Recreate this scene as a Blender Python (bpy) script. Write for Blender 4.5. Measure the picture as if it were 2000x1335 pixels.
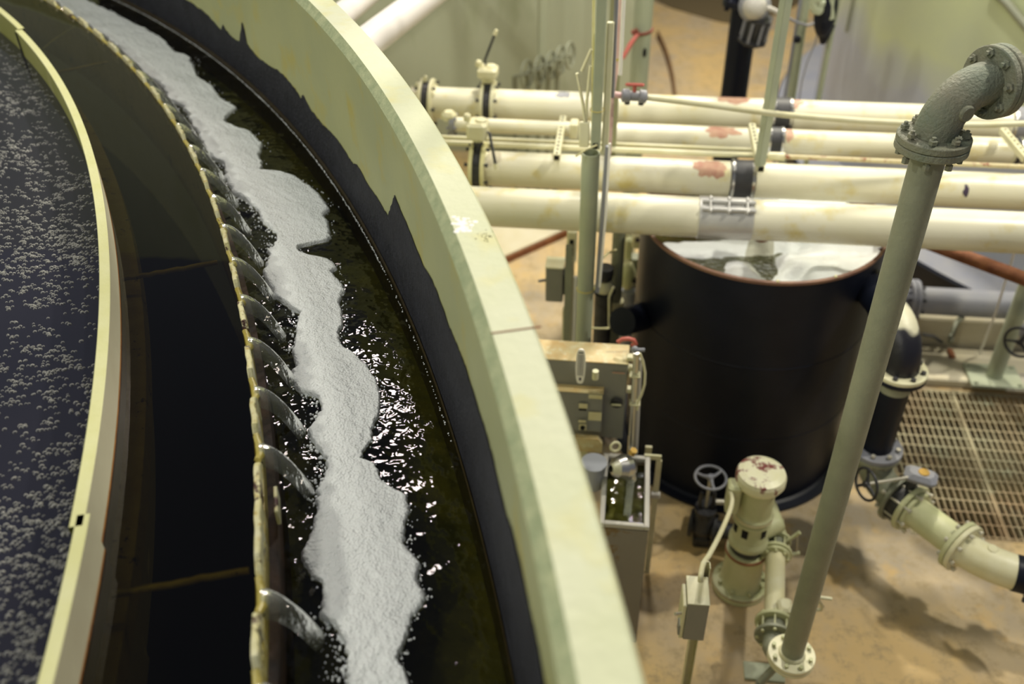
import bpy, math, random
from mathutils import Vector, Matrix, noise as mn
random.seed(7)
for _o in list(bpy.data.objects): bpy.data.objects.remove(_o)
SC = bpy.context.scene
COL = SC.collection
PI = math.pi
# ------------------------------------------------------------------ camera
CAMZ = 4.45
FPX = 1850.0
RX = Vector((0.99985914, -0.01013275, -0.01337985))   # camera right in world
RD = Vector((-0.01678372, -0.60364005, -0.79708029))  # image down in world
RF = Vector((0.0, 0.79719258, -0.60372509))           # view direction
CP = Vector((0, 0, CAMZ))
cam_d = bpy.data.cameras.new('camera'); cam = bpy.data.objects.new('camera', cam_d); COL.objects.link(cam)
cam_d.sensor_width = 36; cam_d.lens = FPX * 36 / 2000; cam_d.clip_start = .02; cam_d.clip_end = 200
m = Matrix.Identity(4)
for i in range(3):
    m[i][0] = RX[i]; m[i][1] = -RD[i]; m[i][2] = -RF[i]; m[i][3] = CP[i]
cam.matrix_world = m
cam_d.dof.use_dof = True; cam_d.dof.focus_distance = 3.15; cam_d.dof.aperture_fstop = 1.35
SC.camera = cam
SC.view_settings.view_transform = 'Standard'; SC.view_settings.look = 'None'
SC.view_settings.gamma = 1; SC.view_settings.use_curve_mapping = False
SC.view_settings.exposure = 0.0
# ------------------------------------------------------------------ world and lamps
W = bpy.data.worlds.new('world'); SC.world = W; W.use_nodes = True
W.node_tree.nodes['Background'].inputs[0].default_value = (0.80, 0.84, 1.0, 1)
W.node_tree.nodes['Background'].inputs[1].default_value = 0.15

def lamp(name, loc, target, size, power, col):
    l = bpy.data.lights.new(name, 'AREA'); l.shape = 'DISK'; l.size = size; l.energy = power; l.color = col
    o = bpy.data.objects.new(name, l); COL.objects.link(o); o.location = loc
    o.rotation_euler = (Vector(target) - Vector(loc)).to_track_quat('-Z', 'Y').to_euler()
    return o
lamp('ceiling_or_fill_light', (2.6, 10.2, 8.2), (1.2, 4.5, 0.5), .42, 680, (1, .93, .76))
lamp('ceiling_or_fill_light', (5.2, 3.9, 7.6), (1.2, 3.6, 0.5), .42, 290, (1, .94, .78))
lamp('ceiling_or_fill_light', (-5.4, 1.6, 8.0), (0, 3.5, 2), .5, 150, (1, .96, .82))
lamp('ceiling_or_fill_light', (-1.6, 9.6, 8.6), (0, 3, 2), 1.1, 120, (1, .84, .78))
lamp('ceiling_or_fill_light', (-3.0, -2.5, 8.0), (0, 2.5, 2), .6, 120, (1, .97, .84))
lamp('ceiling_or_fill_light', (-2.4, 2.6, 8.6), (1.5, 9.5, 0.5), .6, 45, (1, .96, .84))  # added fill that brightens the back wall and storage tank
lamp('ceiling_or_fill_light', (0.9, 6.9, 8.6), (0.9, 9.6, 1.0), .6, 230, (1, .95, .84))  # added fill close to the green back wall, to lift its tone

# ------------------------------------------------------------------ pixel <-> place
def ray(u, v): return (RX * (u - 1000) + RD * (v - 667.5) + RF * FPX)
def G(u, v, z=0.0):
    d = ray(u, v); return CP + d * ((z - CAMZ) / d.z)
def YP(u, v, y):
    d = ray(u, v); return CP + d * (y / d.y)
def along(P, A, u):
    k = (u - 1000) / FPX; q = RX - RF * k
    return P + A * (-(q.dot(P - CP)) / q.dot(A))
def zat(P, v):      # height above P on the vertical through it where it meets image row v
    k = (v - 667.5) / FPX; q = RD - RF * k
    return P.z + (-(q.dot(P - CP)) / q.z)
AX = Vector((.99113, -.1329, 0)); BX = Vector((.1329, .99113, 0)); ZZ = Vector((0, 0, 1))
def V(*a): return Vector(a)
def up_z(P, z): return Vector((P.x, P.y, z))
def up(P, z): return Vector((P.x, P.y, z))

# ------------------------------------------------------------------ mesh builder
class MB:
    def __init__(s): s.v = []; s.f = []; s.sm = []; s.mi = []; s.cm = 0; s.cuts = []
    def add(s, vs, fs, smooth=False):
        b = len(s.v); s.v += [tuple(x) for x in vs]
        for f in fs: s.f.append(tuple(i + b for i in f)); s.sm.append(smooth); s.mi.append(s.cm)
        return s
    def box(s, c, d, X=AX, Y=None, Z=ZZ, bev=0.0):
        X = Vector(X).normalized(); Z = Vector(Z).normalized()
        Y = Vector(Y).normalized() if Y is not None else Z.cross(X).normalized()
        c = Vector(c); hx, hy, hz = [t / 2 for t in d]; b = min(bev, hx * .9, hy * .9, hz * .9)
        if b <= 0:
            vs = [c + X * (i * hx) + Y * (j * hy) + Z * (k * hz) for k in (-1, 1) for j in (-1, 1) for i in (-1, 1)]
            return s.add(vs, [(0, 2, 3, 1), (4, 5, 7, 6), (0, 1, 5, 4), (2, 6, 7, 3), (0, 4, 6, 2), (1, 3, 7, 5)])
        # chamfered: rounded rect rings
        vs = []; fs = []
        def ring(x, y, z):
            out = []
            for (sx, sy) in ((1, 1), (-1, 1), (-1, -1), (1, -1)):
                a = (sx * x, sy * (y - b)); e = (sx * (x - b), sy * y)
                pr = [a, e] if sx * sy > 0 else [e, a]
                out += pr
            return [c + X * p + Y * q + Z * z for p, q in out]
        R = [ring(hx - b, hy - b, -hz), ring(hx, hy, -hz + b), ring(hx, hy, hz - b), ring(hx - b, hy - b, hz)]
        for r in R: vs += r
        for k in range(3):
            for i in range(8):
                j = (i + 1) % 8; fs.append((k * 8 + i, k * 8 + j, k * 8 + 8 + j, k * 8 + 8 + i))
        fs.append(tuple(reversed(range(8)))); fs.append(tuple(range(24, 32)))
        return s.add(vs, fs)
    def lathe(s, prof, o, A=ZZ, seg=32, smooth=True, X=None, hard=True):
        """prof: list of (radius, distance along A)"""
        A = Vector(A).normalized(); o = Vector(o)
        X = Vector(X) if X else (Vector((1, 0, 0)) if abs(A.x) < .9 else Vector((0, 1, 0)))
        X = (X - A * X.dot(A)).normalized(); Y = A.cross(X)
        rings = []
        for r, h in prof:
            if r <= 1e-6: rings.append([o + A * h])
            else: rings.append([o + A * h + (X * math.cos(2 * PI * i / seg) + Y * math.sin(2 * PI * i / seg)) * r for i in range(seg)])
        # every band gets its own verts so shading stays crisp on flanges
        for k in range(len(rings) - 1):
            a, b = rings[k], rings[k + 1]
            if len(a) == 1 and len(b) == 1: continue
            flat = abs(prof[k][1] - prof[k + 1][1]) < 1e-6
            if len(a) == 1: s.add(a + b, [(0, 1 + (i + 1) % seg, 1 + i)[::-1] for i in range(seg)], smooth and not flat)
            elif len(b) == 1: s.add(b + a, [(0, 1 + i, 1 + (i + 1) % seg)[::-1] for i in range(seg)], smooth and not flat)
            else: s.add(a + b, [(i, (i + 1) % seg, seg + (i + 1) % seg, seg + i) for i in range(seg)], smooth and not flat)
        return s
    def cyl(s, a, b, r, r2=None, seg=24, caps=True):
        a = Vector(a); b = Vector(b); L = (b - a).length; r2 = r if r2 is None else r2
        p = [(r, 0), (r2, L)]
        if caps: p = [(0, 0)] + p + [(0, L)]
        return s.lathe(p, a, (b - a), seg)
    def tube(s, pts, r, seg=12, closed=False, caps=True):
        pts = [Vector(p) for p in pts]; n = len(pts); rr = r if isinstance(r, (list, tuple)) else [r] * n
        T = []
        for i in range(n):
            if closed: t = pts[(i + 1) % n] - pts[i - 1]
            else: t = pts[min(i + 1, n - 1)] - pts[max(i - 1, 0)]
            T.append(t.normalized())
        N = T[0].orthogonal().normalized(); vs = []
        for i in range(n):
            N = (N - T[i] * N.dot(T[i])).normalized(); B = T[i].cross(N)
            vs += [pts[i] + (N * math.cos(2 * PI * k / seg) + B * math.sin(2 * PI * k / seg)) * rr[i] for k in range(seg)]
        fs = []
        for i in range(n if closed else n - 1):
            j = (i + 1) % n
            for k in range(seg):
                l = (k + 1) % seg; fs.append((i * seg + k, i * seg + l, j * seg + l, j * seg + k))
        s.add(vs, fs, True)
        if caps and not closed:
            s.add(vs[:seg], [tuple(reversed(range(seg)))]); s.add(vs[-seg:], [tuple(range(seg))])
        return s
    def sphere(s, c, r, seg=12, rings=8, sc=(1, 1, 1), A=ZZ):
        prof = [(r * math.sin(PI * i / rings) , -r * math.cos(PI * i / rings)) for i in range(rings + 1)]
        prof[0] = (0, -r); prof[-1] = (0, r)
        b = len(s.v); s.lathe(prof, c, A, seg)
        if sc != (1, 1, 1):
            c = Vector(c)
            for i in range(b, len(s.v)):
                p = Vector(s.v[i]) - c; s.v[i] = tuple(c + Vector((p.x * sc[0], p.y * sc[1], p.z * sc[2])))
        return s
    def prism(s, poly, d):      # planar polygon extruded by vector d
        n = len(poly); d = Vector(d); p = [Vector(q) for q in poly]
        return s.add(p + [q + d for q in p], [tuple(reversed(range(n))), tuple(range(n, 2 * n))] + [(i, (i + 1) % n, n + (i + 1) % n, n + i) for i in range(n)])
    def build(s, name, mat, parent=None, label=None):
        if name.endswith('bolts') and len(s.cuts) > 1:      # every bolt becomes an object of its own
            ends = s.cuts[1:] + [(len(s.v), len(s.f))]
            for (v0, f0), (v1, f1) in zip(s.cuts, ends):
                q = MB(); q.v = s.v[v0:v1]; q.f = [tuple(i - v0 for i in f) for f in s.f[f0:f1]]; q.sm = s.sm[f0:f1]; q.mi = s.mi[f0:f1]
                o = q.build(name[:-1], mat, parent, label)
            return o
        me = bpy.data.meshes.new(name); me.from_pydata(s.v, [], s.f)
        mats = mat if isinstance(mat, (list, tuple)) else [mat]
        for q in mats: me.materials.append(q)
        me.polygons.foreach_set('use_smooth', s.sm); me.polygons.foreach_set('material_index', s.mi); me.update()
        o = bpy.data.objects.new(name, me); COL.objects.link(o)
        if parent is not None:
            o.parent = parent; o.matrix_parent_inverse = Matrix.Translation(-Vector(parent.location))
        if label: o['label'] = label
        return o
def tag(o, label=None, cat=None, group=None, kind=None):
    if label: o['label'] = label
    if cat: o['category'] = cat
    if group: o['group'] = group
    if kind: o['kind'] = kind
    return o
def thing(name, loc, label, cat, group=None):
    o = bpy.data.objects.new(name, None); COL.objects.link(o); o.location = loc; o.empty_display_size = .05
    return tag(o, label, cat, group)
def struct(o): o['kind'] = 'structure'; return o
def copy_tree(o, off, label, parent=None):
    c = o.copy(); COL.objects.link(c)
    if parent is None: c.location = o.location + off; c['label'] = label
    else: c.parent = parent
    for ch in list(o.children): copy_tree(ch, off, label, c)
    return c

# ------------------------------------------------------------------ materials
def mat(name, base, rough=.5, metal=0.0, c2=None, nscale=3.0, spots=None, sscale=9.0, sth=.62, bump=.15, bscale=40.0, spec=.5, stretch=(1, 1, 1), c3=None):
    m = bpy.data.materials.new(name); m.use_nodes = True; nt = m.node_tree; N = nt.nodes; L = nt.links
    b = N['Principled BSDF']; b.inputs['Roughness'].default_value = rough; b.inputs['Metallic'].default_value = metal
    b.inputs['Specular IOR Level'].default_value = spec
    tc = N.new('ShaderNodeTexCoord'); mp = N.new('ShaderNodeMapping'); mp.inputs['Scale'].default_value = stretch
    L.new(tc.outputs['Object'], mp.inputs[0])
    def ns(sc, det=5, ro=.6):
        n = N.new('ShaderNodeTexNoise'); n.inputs['Scale'].default_value = sc; n.inputs['Detail'].default_value = det; n.inputs['Roughness'].default_value = ro
        L.new(mp.outputs[0], n.inputs['Vector']); return n.outputs[0]
    def ramp(src, a, bb):
        r = N.new('ShaderNodeMapRange'); r.inputs[1].default_value = a; r.inputs[2].default_value = bb; r.clamp = True; L.new(src, r.inputs[0]); return r.outputs[0]
    def mix(f, a, c):
        x = N.new('ShaderNodeMix'); x.data_type = 'RGBA'; L.new(f, x.inputs[0])
        if isinstance(a, tuple): x.inputs[6].default_value = (*a, 1)
        else: L.new(a, x.inputs[6])
        x.inputs[7].default_value = (*c, 1); return x.outputs[2]
    col = base
    if c2: col = mix(ramp(ns(nscale), .35, .68), base, c2)
    if c3: col = mix(ramp(ns(nscale * 2.7, 3), .55, .75), col, c3)
    if spots: col = mix(ramp(ns(sscale, 6, .7), sth, sth + .05), col, spots)
    if isinstance(col, tuple): b.inputs['Base Color'].default_value = (*col, 1)
    else: L.new(col, b.inputs['Base Color'])
    if bump:
        bp = N.new('ShaderNodeBump'); bp.inputs['Strength'].default_value = bump; bp.inputs['Distance'].default_value = .01
        L.new(ns(bscale, 4), bp.inputs['Height']); L.new(bp.outputs[0], b.inputs['Normal'])
    return m
M = {}
M['walltop'] = mat('green_tank_paint', (.58, .61, .40), .55, c2=(.64, .66, .48), nscale=2.2, c3=(.62, .60, .30), spots=(.30, .27, .14), sscale=26, sth=.74, bump=.25, bscale=30)
M['wallin'] = mat('green_inner_paint', (.44, .47, .23), .45, c2=(.50, .52, .24), nscale=1.6, c3=(.52, .46, .10), bump=.15, bscale=14)
M['edge'] = mat('worn_green_edge', (.37, .43, .24), .6, c2=(.52, .56, .32), nscale=22, bump=.5)
M['tar'] = mat('black_tar_coating', (.009, .010, .015), .6, c2=(.024, .026, .036), nscale=14, bump=.9, bscale=60)
M['cream'] = mat('cream_pipe_paint', (.76, .73, .54), .33, c2=(.80, .77, .62), nscale=2.5, c3=(.70, .60, .26), spots=(.34, .20, .10), sscale=5, sth=.71, bump=.05)
M['cream2'] = mat('pale_cream_paint', (.72, .70, .50), .4, c2=(.66, .62, .38), nscale=7, spots=(.25, .13, .07), sscale=12, sth=.70, bump=.1)
M['oxide'] = mat('red_oxide_primer', (.48, .24, .17), .6, c2=(.62, .42, .28), nscale=14, bump=.1)
M['sage'] = mat('sage_green_paint', (.225, .238, .175), .5, c2=(.28, .29, .21), nscale=5, spots=(.13, .11, .07), sscale=30, sth=.73, bump=.25, bscale=60)
M['sage2'] = mat('dusty_sage_casting', (.17, .20, .145), .62, c2=(.25, .24, .17), nscale=9, spots=(.36, .31, .22), sscale=14, sth=.66, bump=.7, bscale=90)
M['pump'] = mat('pump_green_paint', (.50, .52, .29), .42, c2=(.58, .58, .36), nscale=7, spots=(.07, .05, .03), sscale=13, sth=.72, bump=.2)
M['post'] = mat('grey_green_post', (.36, .40, .30), .5, c2=(.42, .45, .32), nscale=5, bump=.1)
M['yel'] = mat('yellowed_paint', (.66, .62, .30), .5, c2=(.72, .68, .42), nscale=9, bump=.1)
M['black'] = mat('black_coal_tar_paint', (.005, .007, .015), .42, c2=(.009, .011, .021), nscale=3, bump=.12, bscale=12, spec=.22)
M['blackm'] = mat('black_cast_metal', (.015, .016, .02), .45, c2=(.05, .05, .055), nscale=12, bump=.3)
M['rust'] = mat('rust', (.19, .065, .030), .75, c2=(.30, .12, .05), nscale=14, spots=(.45, .28, .14), sscale=22, sth=.66, bump=.6)
M['grey'] = mat('shaded_grey_enamel', (.225, .225, .205), .45, c2=(.25, .248, .225), nscale=5, bump=.05)  # shade on the box fronts is put into this grey
M['greytop'] = mat('rust_stained_lit_enamel', (.66, .58, .33), .5, c2=(.60, .40, .16), nscale=9, c3=(.74, .70, .50), bump=.2)  # box tops: rust stains, plus light from above painted in as a paler base
M['bluegrey'] = mat('blue_grey_paint', (.23, .24, .29), .5, c2=(.28, .28, .30), nscale=5, spots=(.40, .34, .26), sscale=8, sth=.72, bump=.15)
M['rubber'] = mat('black_rubber', (.03, .031, .035), .5, c2=(.05, .05, .055), nscale=10, bump=.05)
M['steel'] = mat('stainless_steel', (.62, .61, .58), .28, 1.0, bump=.1)
M['steel2'] = mat('dull_steel', (.50, .48, .42), .45, .6, c2=(.60, .57, .48), nscale=8, bump=.1)
M['brass'] = mat('brass', (.62, .40, .12), .3, .8, bump=.05)
M['white'] = mat('white_plastic', (.90, .88, .84), .4, bump=.02)
M['pink'] = mat('pink_stained_plastic', (.74, .55, .50), .45, c2=(.62, .38, .38), nscale=12, bump=.05)
M['red'] = mat('red_plastic', (.55, .14, .11), .45, bump=.05)
M['straprd'] = mat('faded_red_strap', (.22, .06, .04), .7, bump=.1)
M['zip'] = mat('yellow_cable_tie', (.66, .55, .14), .5, bump=0)
M['chan'] = mat('galvanised_channel', (.60, .58, .36), .45, c2=(.68, .65, .45), nscale=12, bump=.1)
M['hole'] = mat('dark_opening', (.006, .006, .006), .9, bump=0)
M['paper'] = mat('yellowed_label', (.62, .55, .30), .7, c2=(.66, .62, .42), nscale=12, bump=0)
M['ink'] = mat('dark_print', (.06, .04, .08), .7, bump=0)
M['silver'] = mat('silver_painted_coupling', (.58, .57, .55), .35, .35, c2=(.66, .65, .62), nscale=8, bump=.05)
M['algae'] = mat('algae_film', (.11, .10, .013), .7, c2=(.055, .058, .008), nscale=4, c3=(.17, .15, .025), stretch=(1, 1, 1), bump=.6, bscale=30)
M['deep'] = mat('dark_basin_floor', (.006, .008, .012), .9, bump=0)
M['ochre'] = mat('slimy_ochre_paint', (.36, .29, .055), .28, c2=(.46, .40, .12), nscale=14, spots=(.035, .018, .012), sscale=16, sth=.60, bump=.4)
M['tooth'] = mat('cream_weir_plate', (.60, .56, .26), .35, c2=(.66, .64, .44), nscale=18, c3=(.42, .30, .06), spots=(.06, .022, .018), sscale=13, sth=.565, bump=.35)
M['baftop'] = mat('yellow_baffle_edge', (.56, .56, .27), .5, c2=(.60, .60, .34), nscale=8, bump=.15)
M['bafin'] = mat('yellow_green_baffle', (.42, .42, .13), .45, c2=(.36, .37, .10), nscale=3, c3=(.50, .49, .2), spots=(.12, .12, .05), sscale=9, sth=.74, bump=.1)
M['bafout'] = mat('beige_baffle_face', (.40, .37, .27), .5, c2=(.44, .42, .31), nscale=4, bump=.08)
M['rusty'] = mat('orange_rust_line', (.36, .15, .02), .7, c2=(.22, .08, .01), nscale=30, bump=.2)
M['wtank'] = mat('mottled_green_tank_paint', (.60, .66, .38), .5, c2=(.52, .57, .40), nscale=.7, bump=.05)
M['gwall'] = mat('green_wall_paint', (.45, .48, .36), .6, c2=(.48, .51, .39), nscale=.8, c3=(.38, .41, .28), bump=.05, stretch=(1.6, 1.6, .5))
M['curb'] = mat('stained_concrete_curb', (.56, .50, .34), .7, c2=(.62, .58, .46), nscale=2.5, spots=(.38, .23, .08), sscale=5, sth=.66, bump=.2)
M['white2'] = mat('pale_yellow_paint', (.80, .77, .50), .5, c2=(.84, .82, .62), nscale=9, bump=.05)
M['frame'] = mat('grey_white_frame', (.52, .50, .46), .5, bump=.05)

# wtank: lower part is blue grey with a wavy border (two paints)
def two_paint(m, col, z0, z1, amp, ns):
    nt = m.node_tree; N = nt.nodes; L = nt.links; b = N['Principled BSDF']
    lk = b.inputs['Base Color'].links; src = lk[0].from_socket if lk else None; c0_ = tuple(b.inputs['Base Color'].default_value)
    g = N.new('ShaderNodeNewGeometry'); sp = N.new('ShaderNodeSeparateXYZ'); L.new(g.outputs['Position'], sp.inputs[0])
    n = N.new('ShaderNodeTexNoise'); n.inputs['Scale'].default_value = ns; L.new(g.outputs['Position'], n.inputs['Vector'])
    ad = N.new('ShaderNodeMath'); ad.operation = 'MULTIPLY_ADD'; L.new(n.outputs[0], ad.inputs[0]); ad.inputs[1].default_value = amp; L.new(sp.outputs['Z'], ad.inputs[2])
    r = N.new('ShaderNodeMapRange'); r.inputs[1].default_value = z0; r.inputs[2].default_value = z1; L.new(ad.outputs[0], r.inputs[0])
    x = N.new('ShaderNodeMix'); x.data_type = 'RGBA'; L.new(r.outputs[0], x.inputs[0]); x.inputs[6].default_value = (*col, 1); x.inputs[7].default_value = c0_
    if src: L.new(src, x.inputs[7])
    L.new(x.outputs[2], b.inputs['Base Color'])
two_paint(M['wtank'], (.42, .45, .53), 2.05, 2.5, 1.6, .9)

def floor_mat():
    m = bpy.data.materials.new('stained_concrete'); m.use_nodes = True; nt = m.node_tree; N = nt.nodes; L = nt.links; b = N['Principled BSDF']
    b.inputs['Roughness'].default_value = .62
    tc = N.new('ShaderNodeNewGeometry')
    def ns(sc, det=6, ro=.6):
        n = N.new('ShaderNodeTexNoise'); n.inputs['Scale'].default_value = sc; n.inputs['Detail'].default_value = det; n.inputs['Roughness'].default_value = ro
        L.new(tc.outputs['Position'], n.inputs['Vector']); return n.outputs[0]
    def rp(s, a, c):
        r = N.new('ShaderNodeMapRange'); r.inputs[1].default_value = a; r.inputs[2].default_value = c; L.new(s, r.inputs[0]); return r.outputs[0]
    def mx(f, a, c):
        x = N.new('ShaderNodeMix'); x.data_type = 'RGBA'; L.new(f, x.inputs[0])
        if isinstance(a, tuple): x.inputs[6].default_value = (*a, 1)
        else: L.new(a, x.inputs[6])
        x.inputs[7].default_value = (*c, 1); return x.outputs[2]
    c = mx(rp(ns(1.3), .42, .60), (.57, .40, .175), (.46, .36, .225))
    c = mx(rp(ns(.6, 5, .65), .50, .60), c, (.36, .30, .22))
    c = mx(rp(ns(9, 6, .75), .50, .68), c, (.33, .25, .13))
    c = mx(rp(ns(3.5), .58, .72), c, (.54, .36, .14))
    c = mx(rp(ns(38, 4, .7), .68, .74), c, (.16, .11, .07))
    c = mx(rp(ns(2.0, 7, .75), .63, .70), c, (.30, .22, .13))
    L.new(c, b.inputs['Base Color'])
    bp = N.new('ShaderNodeBump'); bp.inputs['Strength'].default_value = .2; bp.inputs['Distance'].default_value = .01; L.new(ns(30), bp.inputs['Height']); L.new(bp.outputs[0], b.inputs['Normal'])
    return m
M['floor'] = floor_mat()
M['pit'] = mat('rusty_pit_bottom', (.025, .014, .008), .9, c2=(.06, .045, .010), nscale=2, bump=.2)
M['grate'] = mat('worn_grating_steel', (.50, .46, .30), .5, .1, c2=(.44, .30, .17), nscale=1.4, c3=(.50, .52, .36), bump=.1)
M['fardark'] = mat('dark_olive_brown', (.125, .09, .035), .7, bump=.1)

def water_mat(name, tint, rough, bumps, refl=1.0):
    """clear dark water: tinted straight-through transparency under a fresnel reflection"""
    m = bpy.data.materials.new(name); m.use_nodes = True; nt = m.node_tree; N = nt.nodes; L = nt.links; N.clear()
    out = N.new('ShaderNodeOutputMaterial'); mx = N.new('ShaderNodeMixShader'); tr = N.new('ShaderNodeBsdfTransparent'); gl = N.new('ShaderNodeBsdfGlossy')
    tr.inputs[0].default_value = (*tint, 1); gl.inputs['Roughness'].default_value = rough; gl.inputs[0].default_value = (refl, refl, refl, 1)
    fr = N.new('ShaderNodeFresnel'); fr.inputs[0].default_value = 1.36
    geo = N.new('ShaderNodeNewGeometry'); prev = None
    for (sc, st, dist, stretch) in bumps:
        mp = N.new('ShaderNodeMapping'); mp.inputs['Scale'].default_value = stretch; L.new(geo.outputs['Position'], mp.inputs[0])
        n = N.new('ShaderNodeTexNoise'); n.inputs['Scale'].default_value = sc; n.inputs['Detail'].default_value = 3; L.new(mp.outputs[0], n.inputs['Vector'])
        b = N.new('ShaderNodeBump'); b.inputs['Strength'].default_value = st; b.inputs['Distance'].default_value = dist; L.new(n.outputs[0], b.inputs['Height'])
        if prev: L.new(prev, b.inputs['Normal'])
        prev = b.outputs[0]
    if prev: L.new(prev, gl.inputs['Normal']); L.new(prev, fr.inputs['Normal'])
    L.new(fr.outputs[0], mx.inputs[0]); L.new(tr.outputs[0], mx.inputs[1]); L.new(gl.outputs[0], mx.inputs[2]); L.new(mx.outputs[0], out.inputs[0])
    return m
M['wcalm'] = mat('murky_blue_grey_water', (.016, .017, .027), .06, c2=(.021, .021, .031), nscale=1.5, bump=.03, bscale=3)
M['wclear'] = water_mat('still_clear_water', (.30, .27, .12), .02, [(1.5, .10, .02, (1, 1, 1))])
M['wchan'] = water_mat('rippled_channel_water', (.50, .50, .26), .03, [(9, .45, .03, (1, 1, 1))])
M['wrough'] = water_mat('churned_channel_water', (.30, .30, .14), .05, [(38, .9, .03, (1, 1, 1))], 1.0)
M['jet'] = water_mat('falling_clear_water', (.82, .84, .78), .06, [(55, .45, .012, (1, 1, .3))])
_nt = M['jet'].node_tree; _o = [n for n in _nt.nodes if n.type == 'OUTPUT_MATERIAL'][0]; _s = _o.inputs[0].links[0].from_socket
_d = _nt.nodes.new('ShaderNodeBsdfDiffuse'); _d.inputs[0].default_value = (.75, .78, .70, 1); _m = _nt.nodes.new('ShaderNodeMixShader'); _m.inputs[0].default_value = .17
_nt.links.new(_s, _m.inputs[1]); _nt.links.new(_d.outputs[0], _m.inputs[2]); _nt.links.new(_m.outputs[0], _o.inputs[0])
def bubble_mat():
    m = bpy.data.materials.new('bubble_film'); m.use_nodes = True; nt = m.node_tree; N = nt.nodes; L = nt.links; N.clear()
    out = N.new('ShaderNodeOutputMaterial'); mx = N.new('ShaderNodeMixShader'); tr = N.new('ShaderNodeBsdfTransparent'); b = N.new('ShaderNodeBsdfPrincipled')
    b.inputs['Base Color'].default_value = (.40, .40, .37, 1); b.inputs['Roughness'].default_value = .15
    lw = N.new('ShaderNodeLayerWeight'); lw.inputs[0].default_value = .55
    L.new(lw.outputs['Facing'], mx.inputs[0]); L.new(tr.outputs[0], mx.inputs[1]); L.new(b.outputs[0], mx.inputs[2]); L.new(mx.outputs[0], out.inputs[0]); return m
M['bub'] = bubble_mat()
def foam_mat():
    m = bpy.data.materials.new('white_foam'); m.use_nodes = True; nt = m.node_tree; N = nt.nodes; L = nt.links; b = N['Principled BSDF']
    b.inputs['Roughness'].default_value = .35
    g = N.new('ShaderNodeNewGeometry')
    v = N.new('ShaderNodeTexVoronoi'); v.inputs['Scale'].default_value = 130; L.new(g.outputs['Position'], v.inputs['Vector'])
    n = N.new('ShaderNodeTexNoise'); n.inputs['Scale'].default_value = 45; n.inputs['Detail'].default_value = 5; n.inputs['Roughness'].default_value = .75; L.new(g.outputs['Position'], n.inputs['Vector'])
    r = N.new('ShaderNodeMapRange'); r.inputs[1].default_value = .63; r.inputs[2].default_value = .74; L.new(n.outputs[0], r.inputs[0])
    x = N.new('ShaderNodeMix'); x.data_type = 'RGBA'; L.new(r.outputs[0], x.inputs[0]); x.inputs[6].default_value = (.86, .90, .90, 1); x.inputs[7].default_value = (.42, .45, .42, 1)
    L.new(x.outputs[2], b.inputs['Base Color'])
    bp = N.new('ShaderNodeBump'); bp.inputs['Strength'].default_value = .55; bp.inputs['Distance'].default_value = .006; L.new(v.outputs[0], bp.inputs['Height'])
    bp2 = N.new('ShaderNodeBump'); bp2.inputs['Strength'].default_value = .5; bp2.inputs['Distance'].default_value = .012; L.new(n.outputs[0], bp2.inputs['Height']); L.new(bp.outputs[0], bp2.inputs['Normal'])
    L.new(bp2.outputs[0], b.inputs['Normal']); return m
M['foam'] = foam_mat()

# ------------------------------------------------------------------ clarifier geometry constants
CC = Vector((-9.30, -.246, 0)); R_OUT = 9.545; R_IN = 9.415; Z_TOP = 3.27
Z_CH = 2.532; Z_BAS = 2.728; R_WEIR = 8.862; R_B0, R_B1 = 8.472, 8.504; Z_BAF = 2.852
def cp(a, r, z): return Vector((CC.x + r * math.cos(a), CC.y + r * math.sin(a), z))
def dg(a): return a * PI / 180
def cylhit(u, v, r):    # where the sight line through a photo point meets the cylinder of radius r (far hit)
    d = ray(u, v); o = CP - CC; A = d.x ** 2 + d.y ** 2; B = o.x * d.x + o.y * d.y; C_ = o.x ** 2 + o.y ** 2 - r * r
    t = (-B + math.sqrt(B * B - A * C_)) / A; p = CP + d * t
    return math.atan2(p.y - CC.y, p.x - CC.x), p.z
def ringstrip(mb, a0, a1, n, prof, smooth=True, closed=False):
    """sweeps the profile [(r,z)...] round the basin axis"""
    k = len(prof)
    for j in range(k - 1 + (1 if closed else 0)):
        (r0, z0), (r1, z1) = prof[j], prof[(j + 1) % k]
        vs = []; fs = []
        for i in range(n + 1):
            a = a0 + (a1 - a0) * i / n; vs += [cp(a, r0, z0), cp(a, r1, z1)]
        for i in range(n): fs.append((2 * i, 2 * i + 1, 2 * i + 3, 2 * i + 2))
        mb.add(vs, fs, smooth)
    if closed:
        for a in (a0, a1): mb.add([cp(a, r, z) for r, z in prof], [tuple(range(k))])
    return mb

# ================================================================== STRUCTURE: floor, walls
def abw(P): return P.dot(AX), P.dot(BX)
def fromab(a, b, z=0): return AX * a + BX * b + ZZ * z
ga0, gb1 = abw(G(1700, 752)); ga1 = ga0 + 2.4; gb0 = abw(G(1900, 1052))[1]   # grating opening
fl = MB(); A0, A1, B0, B1 = -8, 9, -4, 22
def frect(mb, a0, a1, b0, b1, z=0): mb.add([fromab(a0, b0, z), fromab(a1, b0, z), fromab(a1, b1, z), fromab(a0, b1, z)], [(0, 1, 2, 3)])
frect(fl, A0, ga0, B0, B1); frect(fl, ga1, A1, B0, B1); frect(fl, ga0, ga1, B0, gb0); frect(fl, ga0, ga1, gb1, B1)
for (p, q) in (((ga0, gb0), (ga1, gb0)), ((ga1, gb0), (ga1, gb1)), ((ga1, gb1), (ga0, gb1)), ((ga0, gb1), (ga0, gb0))):
    fl.add([fromab(*p, 0), fromab(*q, 0), fromab(*q, -.3), fromab(*p, -.3)], [(0, 1, 2, 3)])
struct(fl.build('floor', M['floor']))
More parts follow.
